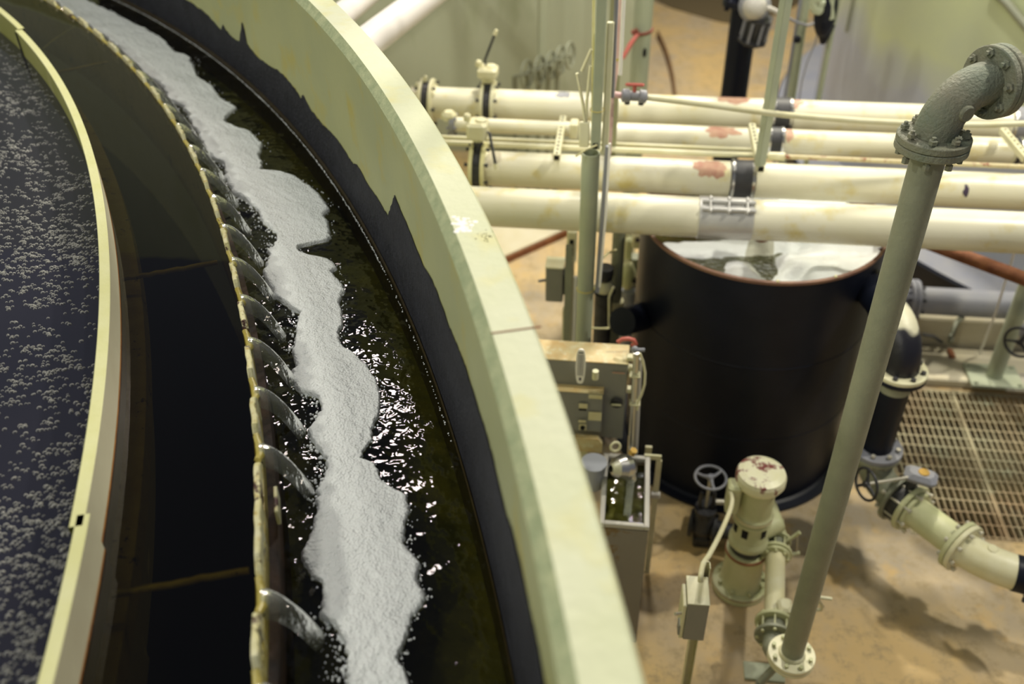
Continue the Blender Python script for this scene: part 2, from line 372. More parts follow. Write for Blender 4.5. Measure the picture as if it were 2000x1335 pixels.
struct(MB().box(fromab((ga0 + ga1) / 2, (gb0 + gb1) / 2, -.31), (ga1 - ga0, gb1 - gb0, .02)).build('floor_2', M['pit']))
# round darker olive brown area far off on the floor
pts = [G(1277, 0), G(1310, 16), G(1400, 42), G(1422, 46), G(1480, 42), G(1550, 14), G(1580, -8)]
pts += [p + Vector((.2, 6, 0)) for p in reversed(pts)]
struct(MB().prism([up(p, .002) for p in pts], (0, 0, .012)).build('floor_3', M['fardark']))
# green wall far left
wr = YP(1252, 100, 9.0)
mb = MB(); c = up(wr, 3.5) - AX * 4.5 + BX * .1; mb.box(c, (9, .2, 7))
gw = struct(mb.build('wall_back', M['gwall']))
# diagonal low step on the floor behind the pipes
p, q = G(1000, 508), G(1112, 458); d = (q - p).normalized(); n = Vector((-d.y, d.x, 0))
struct(MB().box((p + q) / 2 + n * .35 - d * .8 + ZZ * .04, ((q - p).length + 1.6, .7, .08), X=d).build('trim_1', M['curb']))
struct(MB().box((p + q) / 2 - n * .006 - d * .8 + ZZ * .03, ((q - p).length + 1.6, .012, .07), X=d).build('trim_2', M['rust']))
# curb beyond the grating
c0 = G(1900, 692); a_, b_ = abw(c0)
struct(MB().box(fromab(a_ + .55, b_ + .17, .15), (2.3, .32, .30), bev=.012).build('trim_3', M['curb']))
struct(MB().box(fromab(a_ + .55, b_ - .22, .035), (2.3, .40, .07), bev=.012).build('trim_4', M['curb']))

# curved rusty lip standing on the far floor
lp = [G(u, v) for u, v in ((1282, 74), (1291, 92), (1299, 112), (1307, 140), (1312, 165), (1315, 190), (1317, 215))]
mb = MB()
for i in range(len(lp) - 1):
    a, b = lp[i], lp[i + 1]; mb.prism([a, b, b + ZZ * .10, a + ZZ * .10], Vector((.02, -.002, 0)))
tag(mb.build('steel_lip', mat('dark_rusty_steel', (.10, .05, .018), .6, c2=(.22, .11, .03), nscale=6)), 'curved rusty steel lip standing on the far tan floor', 'lip')

# ------------------------------------------------------------------ storage tank on the right
tc = Vector((7.17, 8.66, 0)); mb = MB()
mb.lathe([(4.0, 0), (4.0, 5.5), (3.9, 5.5)], tc, ZZ, 160)
st = thing('storage_tank', tc, 'huge curved pale green and blue grey painted storage tank behind the pipes at right', 'tank')
mb.build('shell', M['wtank'], st)
def on_tank(u, v, off=0.02):
    d = ray(u, v); o = CP - tc; R = 4.0 + off; A = d.x ** 2 + d.y ** 2; B = o.x * d.x + o.y * d.y; C_ = o.x ** 2 + o.y ** 2 - R * R
    D = B * B - A * C_
    t = (-B - math.sqrt(D)) / A if D > 0 else -B / A
    return CP + d * t
mb = MB(); mb.tube([on_tank(1930, -30, .05), on_tank(1968, 8, .05), on_tank(2030, 82, .05)], .03)
mb.build('brace', M['sage'], st)  # dark sage tube slanting across the upper shell
mb = MB(); mb.tube([on_tank(1667, -20, .03), on_tank(1665, 5, .03), on_tank(1653, 62, .03)], .014, 8)
mb.build('rod', M['sage'], st)
MB().lathe([(4.40, 0), (4.40, .24), (4.38, .26)], tc, ZZ, 160).build('plinth', M['black'], st, 'black plinth at the tank foot')
MB().lathe([(4.38, .26), (3.9, .28)], tc, ZZ, 160).build('plinth_top', M['bluegrey'], st)

# ================================================================== CLARIFIER
ct = thing('clarifier_tank', (0.2, 0, 0), 'round pale green clarifier basin wall with a broad flat rim curving through the picture', 'basin')
a0, a1 = dg(-18), dg(62)
mb = ringstrip(MB(), a0, a1, 260, [(R_OUT - .012, 0), (R_OUT - .012, Z_TOP - .01), (R_OUT - .02, Z_TOP), (R_IN + .024, Z_TOP)])
mb.build('outer_wall', M['walltop'], ct)
mb = ringstrip(MB(), a0, a1, 260, [(R_IN + .024, Z_TOP), (R_IN + .006, Z_TOP - .022), (R_IN, Z_TOP - .03)])
mb.build('worn_edge', M['edge'], ct, 'worn green inner edge of the rim')
mb = ringstrip(MB(), a0, a1, 260, [(R_IN, Z_TOP - .03), (R_IN, 2.2)])
mb.build('inner_wall', M['wallin'], ct)
# construction joint over the rim
p, q = G(960, 651, Z_TOP), G(1057, 638, Z_TOP)
MB().box((p + q) / 2 + ZZ * .0005, ((q - p).length, .004, .002), X=(q - p)).build('rim_joint', M['rust'], ct)
# white splash and grit on the rim
mb = MB()
for k in range(70):
    x = random.gauss(903, 9); y = random.gauss(441, 7); P = G(x, y, Z_TOP); r = random.uniform(.0015, .008)
    mb.lathe([(r, 0), (r * .7, .001), (0, .0014)], P, ZZ, 7)
mb.build('paint_splash', M['white'], ct, 'white chalky splash')
mb = MB()
for k in range(26):
    x = random.gauss(948, 8); y = random.gauss(464, 7); P = G(x, y, Z_TOP); r = random.uniform(.0008, .0035)
    mb.lathe([(r, 0), (0, .001)], P, ZZ, 6)
mb.build('grit', M['algae'], ct, 'olive specks')
# black coating below, its ragged upper border
bnd = [(150, -150), (240, -90), (320, -32), (364, 0), (400, 25), (415, 40), (431, 58), (435, 47), (441, 60), (457, 75), (467, 82), (470, 60), (472, 42), (477, 58), (481, 85), (495, 102), (507, 115), (524, 127), (540, 135), (556, 150), (570, 167), (580, 180), (587, 192), (591, 184), (596, 194), (607, 215), (620, 232), (632, 245), (646, 258), (657, 270), (670, 290), (682, 310), (690, 321), (697, 322), (704, 334), (712, 350), (732, 380), (745, 401), (757, 422), (764, 400), (770, 381), (776, 396), (782, 410), (807, 470), (825, 517), (840, 540), (857, 582), (875, 634), (887, 662), (900, 695), (910, 720), (932, 792), (947, 840), (962, 895), (970, 932), (987, 1001), (1000, 1038), (1012, 1088), (1025, 1151), (1037, 1208), (1050, 1263), (1062, 1333), (1075, 1400)]
hb = [cylhit(u, v, R_IN - .003) for u, v in bnd]
top = []
for i in range(len(hb) - 1):
    for k in range(5):
        t = k / 5; a = hb[i][0] * (1 - t) + hb[i + 1][0] * t; z = hb[i][1] * (1 - t) + hb[i + 1][1] * t
        top.append((a, z + random.uniform(-.004, .006) * (1 if k else .3)))
mb = MB(); vs = []; fs = []
for a, z in top: vs += [cp(a, R_IN - .003, z), cp(a, R_IN - .003, 2.3)]
for i in range(len(top) - 1): fs.append((2 * i, 2 * i + 2, 2 * i + 3, 2 * i + 1))
mb.add(vs, fs, False); mb.build('tar_band', M['tar'], ct, 'black tar coating with a ragged brushed edge')
# brown slime line just over the channel water
mb = ringstrip(MB(), a0, a1, 200, [(R_IN - .006, Z_CH + .028), (R_IN - .010, Z_CH - .15)])
mb.build('slime_line', mat('brown_slime', (.035, .022, .010), .35, c2=(.06, .045, .012), nscale=30, bump=.4), ct, 'dark brown wet slime line')
# channel floor and basin floor
mb = ringstrip(MB(), a0, a1, 160, [(R_WEIR, 2.40), (R_IN, 2.40)]); mb.build('channel_floor', M['algae'], ct)
mb = ringstrip(MB(), a0, a1, 120, [(3.0, 1.9), (R_WEIR, 1.9)]); mb.build('basin_floor', M['deep'], ct)

# scum baffle
bf = thing('scum_baffle', cp(dg(10), R_B1, Z_BAS), 'yellow green ring baffle between bubbly water and dark still water at left', 'baffle')
def arc_plate(a0, a1, r0, r1, z0, z1, nm, mats, lab=None):
    ringstrip(MB(), a0, a1, 90, [(r0, z0), (r0, z1)]).build(nm[0], mats[0], bf)
    ringstrip(MB(), a0, a1, 90, [(r0, z1), (r0 + .002, z1 + .002), (r1 - .002, z1 + .002), (r1, z1)]).build(nm[1], mats[1], bf)
    ringstrip(MB(), a0, a1, 90, [(r1, z1), (r1, z0)]).build(nm[2], mats[2], bf)
    ringstrip(MB(), a0, a1, 90, [(r1 + .0006, Z_BAS + .007), (r1 + .0012, Z_BAS - .012)]).build('rust_line', M['rusty'], bf, 'orange rust line at the waterline')
def jang(u, v): 
    p = G(u, v, Z_BAF); return math.atan2(p.y - CC.y, p.x - CC.x)
j1 = jang(145, 1008); j2 = jang(40, 58)
NM = ('inner_face', 'top_edge', 'outer_face'); MT = (M['bafin'], M['baftop'], M['bafout'])
arc_plate(dg(-16), j1, R_B0 + .012, R_B1 + .010, 2.3, Z_BAF, NM, MT)
arc_plate(j1 - .004, j2, R_B0, R_B1, 2.3, Z_BAF, NM, MT)
arc_plate(j2 - .001, dg(60), R_B0 + .014, R_B1 + .012, 2.3, Z_BAF + .004, NM, MT)
for j, s in ((j1, .006), (j2, .002)):
    ringstrip(MB(), j - .0032, j + .0006, 3, [(R_B0 - .004, 2.6), (R_B0 - .004, Z_BAF - .004)]).build('joint_gap', M['hole'], bf, 'dark lap joint')
# lower flange of the baffle dimly seen under the water
ringstrip(MB(), dg(-16), dg(60), 160, [(R_B1, 2.66), (R_B1 + .055, 2.655), (R_B1 + .06, 2.60)]).build('lower_flange', M['ochre'], bf)

# weir
wr_ = thing('weir_ring', cp(dg(10), R_WEIR, 2.4), 'notched yellow weir ring with slimy teeth that the water pours through', 'weir')
step = (31.03 - 10.40) / 13
notch = [10.40 + step * k for k in range(-5, 24)]
TH = .016
ringstrip(MB(), dg(-16), dg(58), 300, [(R_WEIR, 2.35), (R_WEIR, 2.700), (R_WEIR + TH, 2.700), (R_WEIR + TH, 2.35)], closed=True).build('weir_plate', M['ochre'], wr_)
ringstrip(MB(), dg(-16), dg(58), 200, [(R_WEIR + TH, 2.64), (R_WEIR + TH + .022, 2.635), (R_WEIR + TH + .022, 2.35)]).build('rust_band', mat('dark_wet_rust', (.012, .006, .005), .7, c2=(.07, .03, .008), nscale=9, bump=.5), wr_, 'dark wet rusty backing band')
for k in range(len(notch) - 1):
    a, b = notch[k], notch[k + 1]
    if abs(a - (10.40 + step)) < .01: continue
    if abs(b - (10.40 + step)) < .01: b = notch[k + 2]
    # tooth: wavy plate between notches, sloping ends
    n = 22; vs = []; fs = []; g0, g1 = .30, .30
    for i in range(n + 1):
        t = i / n; an = a + g0 + (b - a - g0 - g1) * t
        e = min(1, min(t, 1 - t) / .13); zt = 2.712 + .040 * e ** .7 + mn.noise(Vector((an * 5, k, 0))) * .004
        rr = R_WEIR - .001 + mn.noise(Vector((an * 3, 9, k))) * .003; w = TH * (1.0 + .35 * mn.noise(Vector((an * 7, 3, 0))))
        vs += [cp(dg(an), rr, 2.66), cp(dg(an), rr, zt - .003), cp(dg(an), rr + .003, zt), cp(dg(an), rr + w - .003, zt), cp(dg(an), rr + w, zt - .003), cp(dg(an), rr + w, 2.66)]
    for i in range(n):
        for j in range(5): fs.append((i * 6 + j, i * 6 + 6 + j, i * 6 + 7 + j, i * 6 + 1 + j))
    fs += [(0, 1, 2, 3, 4, 5), tuple(n * 6 + j for j in (5, 4, 3, 2, 1, 0))]
    MB().add(vs, fs, False).build('weir_tooth', M['tooth'], wr_)
    # slime lip beside the notch
    an = b - .12
    mb = MB(); mb.tube([cp(dg(b - .32), R_WEIR + .006, 2.722), cp(dg(b - .15), R_WEIR + .012, 2.712), cp(dg(b + .12), R_WEIR + .010, 2.712), cp(dg(b + .34), R_WEIR + .006, 2.724)], [.010, .013, .013, .009], 8)
    mb.build('slime_lip', M['ochre'], wr_, 'ochre slime in the notch')
# small loose yellow bracket bolted behind the plate
P = G(515, 985, 2.69); a = math.atan2(P.y - CC.y, P.x - CC.x)
MB().box(cp(a, R_WEIR + .045, 2.68), (.010, .09, .05), X=Vector((math.cos(a), math.sin(a), 0)), bev=.002).build('bracket', M['tooth'], wr_, 'yellow bracket with rust behind it')

# submerged support bars between baffle and weir
for i, ((u0, v0), (u1, v1), lab) in enumerate((((238, 545), (425, 512), 'ochre support bar under dark water, crossing at mid height of the picture'),
                                          ((218, 1162), (486, 1113), 'ochre support bar under dark water, nearest the bottom of the picture'),
                                          ((112, 142), (212, 121), 'ochre support bar under dark water, near the top left corner'))):
    a, b = G(u0, v0, 2.712), G(u1, v1, 2.712); mid = (a + b) / 2; A = (b - a)
    mb = MB(); n = 14; P = [a + A * (k / n) + Vector((0, 0, mn.noise(Vector((k * .7, i, 0))) * .004)) + Vector((0, mn.noise(Vector((k * .6, i, 5))) * .006, 0)) for k in range(n + 1)]
    mb.tube(P, [.009 + .004 * abs(mn.noise(Vector((k, i, 2)))) for k in range(n + 1)], 8)
    o = mb.build('support_bar', M['ochre']); tag(o, lab, 'bar', 'submerged support bars')
p = [G(u, v, 2.70) for u, v in ((82, 97), (100, 82), (118, 70), (146, 52))]
tag(MB().tube(p, .005, 8).build('support_wire', M['post']), 'pale thin wire in dark water between baffle and weir, top left', 'wire')

# ------------------------------------------------------------------ waters
mb = MB(); ringstrip(mb, dg(-17), dg(60), 220, [(4.5, Z_BAS), (R_B0 + .005, Z_BAS)])
tag(mb.build('bubbly_water', M['wcalm']), 'dark blue grey basin water covered in small bubbles, left of the baffle', 'water', kind='stuff')
mb = MB(); ringstrip(mb, dg(-17), dg(60), 220, [(R_B1 + .002, Z_BAS), (R_WEIR, Z_BAS - .004)])
tag(mb.build('still_water', M['wclear']), 'still near-black water between the ring baffle and the notched weir', 'water', kind='stuff')
mb = MB()
NA, NR = 520, 44
vs = []; fs = []
for i in range(NA + 1):
    a = dg(-17 + 77 * i / NA)
    for j in range(NR + 1):
        r = R_WEIR + TH + (R_IN - R_WEIR - TH) * j / NR; P = cp(a, r, 0)
        w = max(0, 1 - max(0, (r - R_WEIR - .05)) / .20)
        h = mn.noise(P * 34) * .010 * w + mn.noise(P * 14) * .0035 * (w * .85 + .15) + mn.noise(P * 70) * .004 * w
        if j in (0, NR): h = 0
        vs.append(cp(a, r, Z_CH + h))
for i in range(NA):
    for j in range(NR): fs.append((i * (NR + 1) + j, i * (NR + 1) + j + 1, (i + 1) * (NR + 1) + j + 1, (i + 1) * (NR + 1) + j))
mb.add(vs, fs, True)
tag(mb.build('channel_water', M['wchan']), 'rippling olive black water in the overflow channel under the green wall', 'water', kind='stuff')

# foam raft
FR = [(-40, 130), (0, 161), (28, 224), (56, 280), (80, 322), (105, 343), (109, 367), (130, 380), (150, 385), (171, 416), (196, 434), (212, 465), (231, 441), (245, 444), (259, 490), (283, 514), (308, 507), (318, 514), (336, 508), (338, 539), (346, 577), (378, 623), (410, 645), (422, 634), (439, 643), (460, 647), (472, 643), (477, 617), (484, 590), (488, 582), (497, 584), (503, 610), (507, 640), (523, 661), (532, 653), (538, 649), (550, 664), (571, 677), (580, 667), (595, 665), (612, 669), (633, 672), (657, 661), (672, 666), (684, 675), (696, 697), (717, 718), (745, 737), (775, 744), (810, 742), (842, 727), (862, 727), (882, 710), (900, 705), (907, 732), (942, 747), (955, 767), (972, 797), (1000, 801), (1025, 792), (1065, 790), (1085, 808), (1100, 823), (1136, 815), (1161, 832), (1176, 832), (1208, 805), (1233, 800), (1260, 790), (1290, 775), (1310, 790), (1335, 800), (1380, 810)]
FL = [(-40, 80), (0, 105), (32, 140), (56, 168), (77, 210), (101, 238), (126, 259), (154, 290), (168, 315), (200, 332), (213, 360), (238, 371), (266, 388), (301, 402), (315, 420), (322, 437), (350, 441), (378, 451), (395, 480), (415, 505), (437, 514), (460, 542), (484, 535), (505, 524), (520, 520), (535, 512), (565, 527), (587, 540), (615, 585), (645, 579), (667, 577), (693, 570), (720, 579), (735, 570), (747, 567), (770, 585), (777, 620), (795, 627), (815, 622), (845, 600), (875, 615), (900, 640), (925, 637), (962, 620), (1005, 617), (1040, 610), (1092, 587), (1115, 600), (1129, 608), (1140, 627), (1180, 630), (1213, 622), (1222, 655), (1252, 667), (1285, 681), (1320, 676), (1380, 680)]
def interp(T, v):
    for i in range(len(T) - 1):
        if T[i][0] <= v <= T[i + 1][0]:
            t = (v - T[i][0]) / (T[i + 1][0] - T[i][0]); return T[i][1] * (1 - t) + T[i + 1][1] * t
    return T[-1][1]
mb = MB(); vs = []; fs = []; rows = []; v = -38.0
while v < 1378: rows.append(v); v += 2.6 if v < 600 else 4.2
NC = 46
for v in rows:
    l = interp(FL, v) + mn.noise(Vector((v * .09, 1, 0))) * 8 + mn.noise(Vector((v * .31, 3, 0))) * 6; r = interp(FR, v) + mn.noise(Vector((v * .16, 5, 0))) * 5 + mn.noise(Vector((v * .4, 8, 0))) * 3
    for j in range(NC + 1):
        t = j / NC; t2 = t * t * (3 - 2 * t) * .35 + t * .65; P = G(l + (r - l) * t2, v, Z_CH)
        e = min(1, min(t / .09, (1 - t) / .07)); hh = .001 + .011 * math.sqrt(max(0, 1 - (1 - e) ** 2))
        hh += .011 * max(0, 1 - max(0, (math.hypot(P.x - CC.x, P.y - CC.y) - R_WEIR - .05)) / .24) * min(1, e * 1.5)
        hh += (mn.noise(P * 8) * .008 + mn.noise(P * 45) * .004 + mn.noise(P * 120) * .0026) * e + .003 * e
        if j in (0, NC): hh = -.006
        vs.append((P.x, P.y, Z_CH + hh))
for i in range(len(rows) - 1):
    for j in range(NC): fs.append((i * (NC + 1) + j, (i + 1) * (NC + 1) + j, (i + 1) * (NC + 1) + j + 1, i * (NC + 1) + j + 1))
mb.add(vs, fs, True)
tag(mb.build('foam_raft', M['foam']), 'long ragged white foam raft floating down the overflow channel', 'foam', kind='stuff')
# loose flecks of foam in the churned water between jets and raft
mb = MB()
for k in range(1500):
    v = random.uniform(-20, 1360); l = interp(FL, v); d_ = abs(random.gauss(0, 26)) * (.5 + v / 1335)
    P = G(l - d_ + 3, v, Z_CH); rr = math.hypot(P.x - CC.x, P.y - CC.y)
    if rr < R_WEIR + random.uniform(.09, .16): continue
    r = random.uniform(.0015, .0055) * (1 if d_ < 20 else .6); mb.lathe([(r, .001), (r * .8, .003 + r * .5), (0, .003 + r * .8)], up_z(P, Z_CH), ZZ, 6)
for k in range(260):
    v = random.uniform(-20, 1360); P = G(interp(FR, v) + abs(random.gauss(0, 9)), v, Z_CH); r = random.uniform(.001, .003); mb.lathe([(r, .001), (r * .8, .003 + r * .5), (0, .003 + r * .8)], up_z(P, Z_CH), ZZ, 6)
tag(mb.build('foam_flecks', M['foam']), 'loose white foam flecks between the water jets and the foam raft', 'foam', kind='stuff')
# line of white beads standing in for reflected light along the tarred wall
mb = MB(); a = dg(14)
while a < dg(46):
    dens = 1 if a > dg(20) else .45
    if random.random() < dens:
        r = random.uniform(.0012, .0032); mb.sphere(cp(a, R_IN - .016 + random.uniform(-.002, .002), Z_CH + .001), r, 6, 4)
    a += .0009
tag(mb.build('froth_line', M['foam']), 'thin dotted white line of glints along the tarred wall', 'glints', kind='stuff')  # white beads stand in for reflected light at the waterline, no froth

# falling jets: one clear curved sheet from every notch
def jet(a, w0=.052, w1=.030, n=16, mcol=14):
    mb = MB(); vs = []; fs = []
    for i in range(n + 1):
        t = i / n; x = .012 + .118 * t; z = 2.716 - .186 * t ** 1.9 
        wd = (w0 * (1 - t) + w1 * t) * (1 - .15 * math.sin(PI * t))
        for j in range(mcol + 1):
            s = j / mcol * 2 - 1; an = a + (s * wd) / R_WEIR
            th = .012 * (1 - s * s) + (.0015 + .004 * t) * mn.noise(Vector((s * 9, t * 1.2, a * 40)))
            # the sides hang lower than the middle: an arched sheet
            vs.append(cp(an, R_WEIR + x - .035 * abs(s) ** 1.7 * (1 - t) * .4 - .018 * s * s * t, z + th - .020 * s * s))
    for i in range(n):
        for j in range(mcol): fs.append((i * (mcol + 1) + j, i * (mcol + 1) + j + 1, (i + 1) * (mcol + 1) + j + 1, (i + 1) * (mcol + 1) + j))
    return mb.add(vs, fs, True)
jets = [a for a in notch if abs(a - (10.40 + step)) > .01 and 8 < a < 44]
ordn = ['lowest', 'second', 'third', 'fourth', 'fifth', 'sixth', 'seventh', 'eighth', 'ninth', 'tenth', 'eleventh', 'twelfth', 'thirteenth', 'fourteenth', 'fifteenth', 'sixteenth', 'seventeenth', 'eighteenth', 'nineteenth', 'twentieth', 'twenty first', 'twenty second', 'twenty third']
for i, a in enumerate(jets):
    o = jet(dg(a)).build('water_jet', M['jet'])
    lab = 'lowest clear water jet pouring through the weir at the bottom of the picture' if i == 0 else ordn[i] + ' clear water jet at the weir counted up from the picture bottom'
    tag(o, lab, 'water jet', 'water jets along the weir')

# bubbles on the inner water
mb = MB(); cnt = 0; tries = 0
tpl = [(math.cos(2 * PI * k / 7), math.sin(2 * PI * k / 7)) for k in range(7)]
def bubble(x, y, r):
    vs = []
    for (rr, zz) in ((1, -.05), (.80, .42), (.38, .66)):
        vs += [(x + c_ * r * rr, y + s_ * r * rr, Z_BAS + r * zz) for c_, s_ in tpl]
    vs.append((x, y, Z_BAS + r * .72)); b = len(mb.v); mb.v += vs
    for q in range(2):
        for k in range(7): mb.f.append((b + q * 7 + k, b + q * 7 + (k + 1) % 7, b + q * 7 + 7 + (k + 1) % 7, b + q * 7 + 7 + k)); mb.sm.append(True); mb.mi.append(0)
    for k in range(7): mb.f.append((b + 14 + k, b + 14 + (k + 1) % 7, b + 21)); mb.sm.append(True); mb.mi.append(0)
while cnt < 3700 and tries < 60000:
    tries += 1
    u = random.uniform(-60, 240); v = random.uniform(60, 1400); v = v if random.random() < .6 else random.uniform(60, 600)
    P = G(u, v, Z_BAS); rr = (P - Vector((CC.x, CC.y, Z_BAS))).length
    if rr > R_B0 - .012 or rr < 6: continue
    if mn.noise(P * 4) < -.15 and random.random() < .6: continue
    nb = random.choice((1, 1, 1, 2, 2, 3))
    x, y = P.x, P.y
    for q in range(nb):
        r = random.uniform(.0034, .0078); rq = math.hypot(x - CC.x, y - CC.y)
        if rq < R_B0 - .01: bubble(x, y, r); cnt += 1
        x += random.uniform(.008, .017); y += random.uniform(-.010, .006)
bub = mb.build('surface_bubbles', M['bub'])
tag(bub, 'thousands of tiny clear bubbles dotted over the dark water at far left', 'bubbles', kind='stuff')
# ================================================================== PIPE RACK
ZP = 1.84
def flange(mb, c, A, r, t, seg=36): mb.lathe([(0, -t / 2), (r - .003, -t / 2), (r, -t / 2 + .003), (r, t / 2 - .003), (r - .003, t / 2), (0, t / 2)], c, A, seg)
def bolts(mb, c, A, r, n, br, L, ph=.3):
    A = Vector(A).normalized(); X = A.orthogonal().normalized(); Y = A.cross(X)
    for k in range(n):
        mb.cuts.append((len(mb.v), len(mb.f))); a = 2 * PI * k / n + ph; P = Vector(c) + (X * math.cos(a) + Y * math.sin(a)) * r
        mb.lathe([(0, -L / 2), (br, -L / 2), (br, -L / 2 + br * 1.1), (br * .55, -L / 2 + br * 1.1), (br * .55, L / 2 - br * 1.1), (br, L / 2 - br * 1.1), (br, L / 2), (0, L / 2)], P, A, 6, smooth=False)
def pipe_line(u, v, z=ZP): return G(u, v, z)
PC = {}
def big_pipe(nm, u, v, ul, ur, rpx, label, z=ZP):
    P = G(u, v, z); dep = (P - CP).dot(RF); r = rpx / FPX * dep; PC[nm] = (P, r)
    a, b = along(P, AX, ul), along(P, AX, ur)
    root = thing('process_pipe', a, label, 'pipe', 'big cream pipes across the hall')
    MB().cyl(a, b, r, seg=48).build('pipe', M['cream'], root); return root, P, r
p4, P4, r4 = big_pipe('4', 1470, 429, 905, 2140, 39.5, 'nearest and lowest of the four thick cream pipes, with the silver bolted coupling')
p3, P3, r3 = big_pipe('3', 1480, 352, 935, 2140, 34.5, 'second nearest thick cream pipe, with a black rubber sleeve behind the silver coupling')
p2, P2, r2 = big_pipe('2', 1555, 278, 1140, 2140, 24.5, 'slimmest of the four cream pipes, third from the camera, under the thin conduits')
p1, P1, r1 = big_pipe('1', 1312, 218, 805, 2140, 31, 'farthest of the four thick cream pipes, carrying the valve with a lever at left')
def patch(P, r, u, w, a0, a1, m, root, nm='stain', lab=None, seed=0):
    """irregular patch of primer lying on a pipe: u photo column, w width, a0..a1 degrees from the top toward the camera"""
    c = along(P, AX, u); mb = MB(); n = 30; ctr = c; vs = [None]
    am = (a0 + a1) / 2; ah = (a1 - a0) / 2
    def pt(x, an): an = dg(an); return c + AX * x + ZZ * (math.cos(an) * (r + .0012)) - BX * (math.sin(an) * (r + .0012))
    vs = [pt(0, am)]; K = 5
    for q in range(1, K + 1):
        for k in range(n):
            t = 2 * PI * k / n; f = (q / K) * (1 + .45 * mn.noise(Vector((math.cos(t) * 1.6, math.sin(t) * 1.6, seed))) + .35 * mn.noise(Vector((math.cos(t) * 5, math.sin(t) * 5, seed))))
            vs.append(pt(w / 2 * math.cos(t) * f, am + ah * math.sin(t) * f))
    fs = [(0, 1 + k, 1 + (k + 1) % n) for k in range(n)]
    for q in range(K - 1):
        for k in range(n): fs.append((1 + q * n + k, 1 + (q + 1) * n + k, 1 + (q + 1) * n + (k + 1) % n, 1 + q * n + (k + 1) % n))
    mb.add(vs, fs, True); return mb.build(nm, m, root, lab)
patch(P3, r3, 1385, .19, -10, 60, M['oxide'], p3, 'primer_patch', 'red primer patch', 1)
patch(P2, r2, 1408, .20, -12, 55, M['oxide'], p2, 'primer_patch', 'red primer patch', 2)
patch(P1, r1, 1428, .22, -35, 30, M['oxide'], p1, 'primer_patch', 'red primer patch', 3)
patch(P1, r1, 1545, .10, -20, 40, M['oxide'], p1, 'primer_patch', 'red primer patch', 4)
patch(P2, r2, 1537, .05, -20, 60, M['oxide'], p2, 'primer_patch', 'red primer patch', 5)
patch(P3, r3, 1875, .035, 50, 85, M['ink'], p3, 'dark_stain', 'small dark tapering stain', 6)
patch(P1, r1, 1100, .09, -10, 35, M['bluegrey'], p1, 'grey_patch', 'grey smudge', 7)
patch(P3, r3, 967, .10, -10, 50, M['curb'], p3, 'tan_patch', 'tan patch beside the flange', 8)
def sleeve(nm, root, P, r, u0, u1, m, bands=2, dr=.012, lab=None):
    a, b = along(P, AX, u0), along(P, AX, u1); L = (b - a).length
    s = MB().lathe([(r, 0), (r + dr, .004), (r + dr, L - .004), (r, L)], a, AX, 48).build(nm, m, root, lab)
    for k in range(bands):
        t = [.10, .90, .5][k] if bands > 1 else .5
        q = a + AX * L * t; mb = MB(); mb.lathe([(r + dr, -.007), (r + dr + .003, -.007), (r + dr + .003, .007), (r + dr, .007)], q, AX, 48)
        an = dg(35); nrm = ZZ * math.cos(an) - BX * math.sin(an); mb.box(q + nrm * (r + dr + .008), (.018, .03, .012), Z=nrm)
        mb.build('hose_clamp', M['steel'], s)
    return s
sleeve('rubber_sleeve', p3, P3, r3, 1424, 1473, M['rubber'], lab='black rubber sleeve')
sleeve('rubber_sleeve', p2, P2, r2, 1497, 1529, M['rubber'], lab='black rubber sleeve')
sleeve('rubber_sleeve', p1, P1, r1, 1503, 1545, M['rubber'], lab='black rubber sleeve')
sleeve('rubber_sleeve', p2, P2, r2, 1979, 1998, M['rubber'], 1, .008, 'grey rubber sleeve')
sleeve('rubber_sleeve', p1, P1, r1, 1969, 2002, M['bluegrey'], 2, .008, 'grey rubber sleeve')
# silver bolted coupling on the front pipe
cpl = sleeve('coupling_sleeve', p4, P4, r4, 1362, 1468, M['silver'], 0, .006, 'silver painted repair coupling')
a, b = along(P4, AX, 1366), along(P4, AX, 1470); L = (b - a).length; an = dg(28); nrm = ZZ * math.cos(an) - BX * math.sin(an); tg = AX.cross(nrm)
bar = []
for s in (-1, 1):
    q = (a + b) / 2 + nrm * (r4 + .014) + tg * s * .026
    MB().cyl(q - AX * L * .49, q + AX * L * .49, .012, seg=12).build('clamp_lug', M['silver'], cpl)
for t in (.16, .5, .84):
    q = a + AX * L * t + nrm * (r4 + .022); mb = MB(); mb.cyl(q - tg * .055, q + tg * .05, .006, seg=8)
    for s in (-1, 1): mb.lathe([(0, -.006), (.012, -.006), (.012, .006), (0, .006)], q + tg * s * .038, tg, 6)
    mb.build('clamp_bolt', M['silver'], cpl)
# pipe end flange joint line on pipe 2 at right
flb = MB(); flange(flb, along(P2, AX, 1975), AX, r2 + .004, .012); flb.build('joint_ring', M['cream2'], p2)

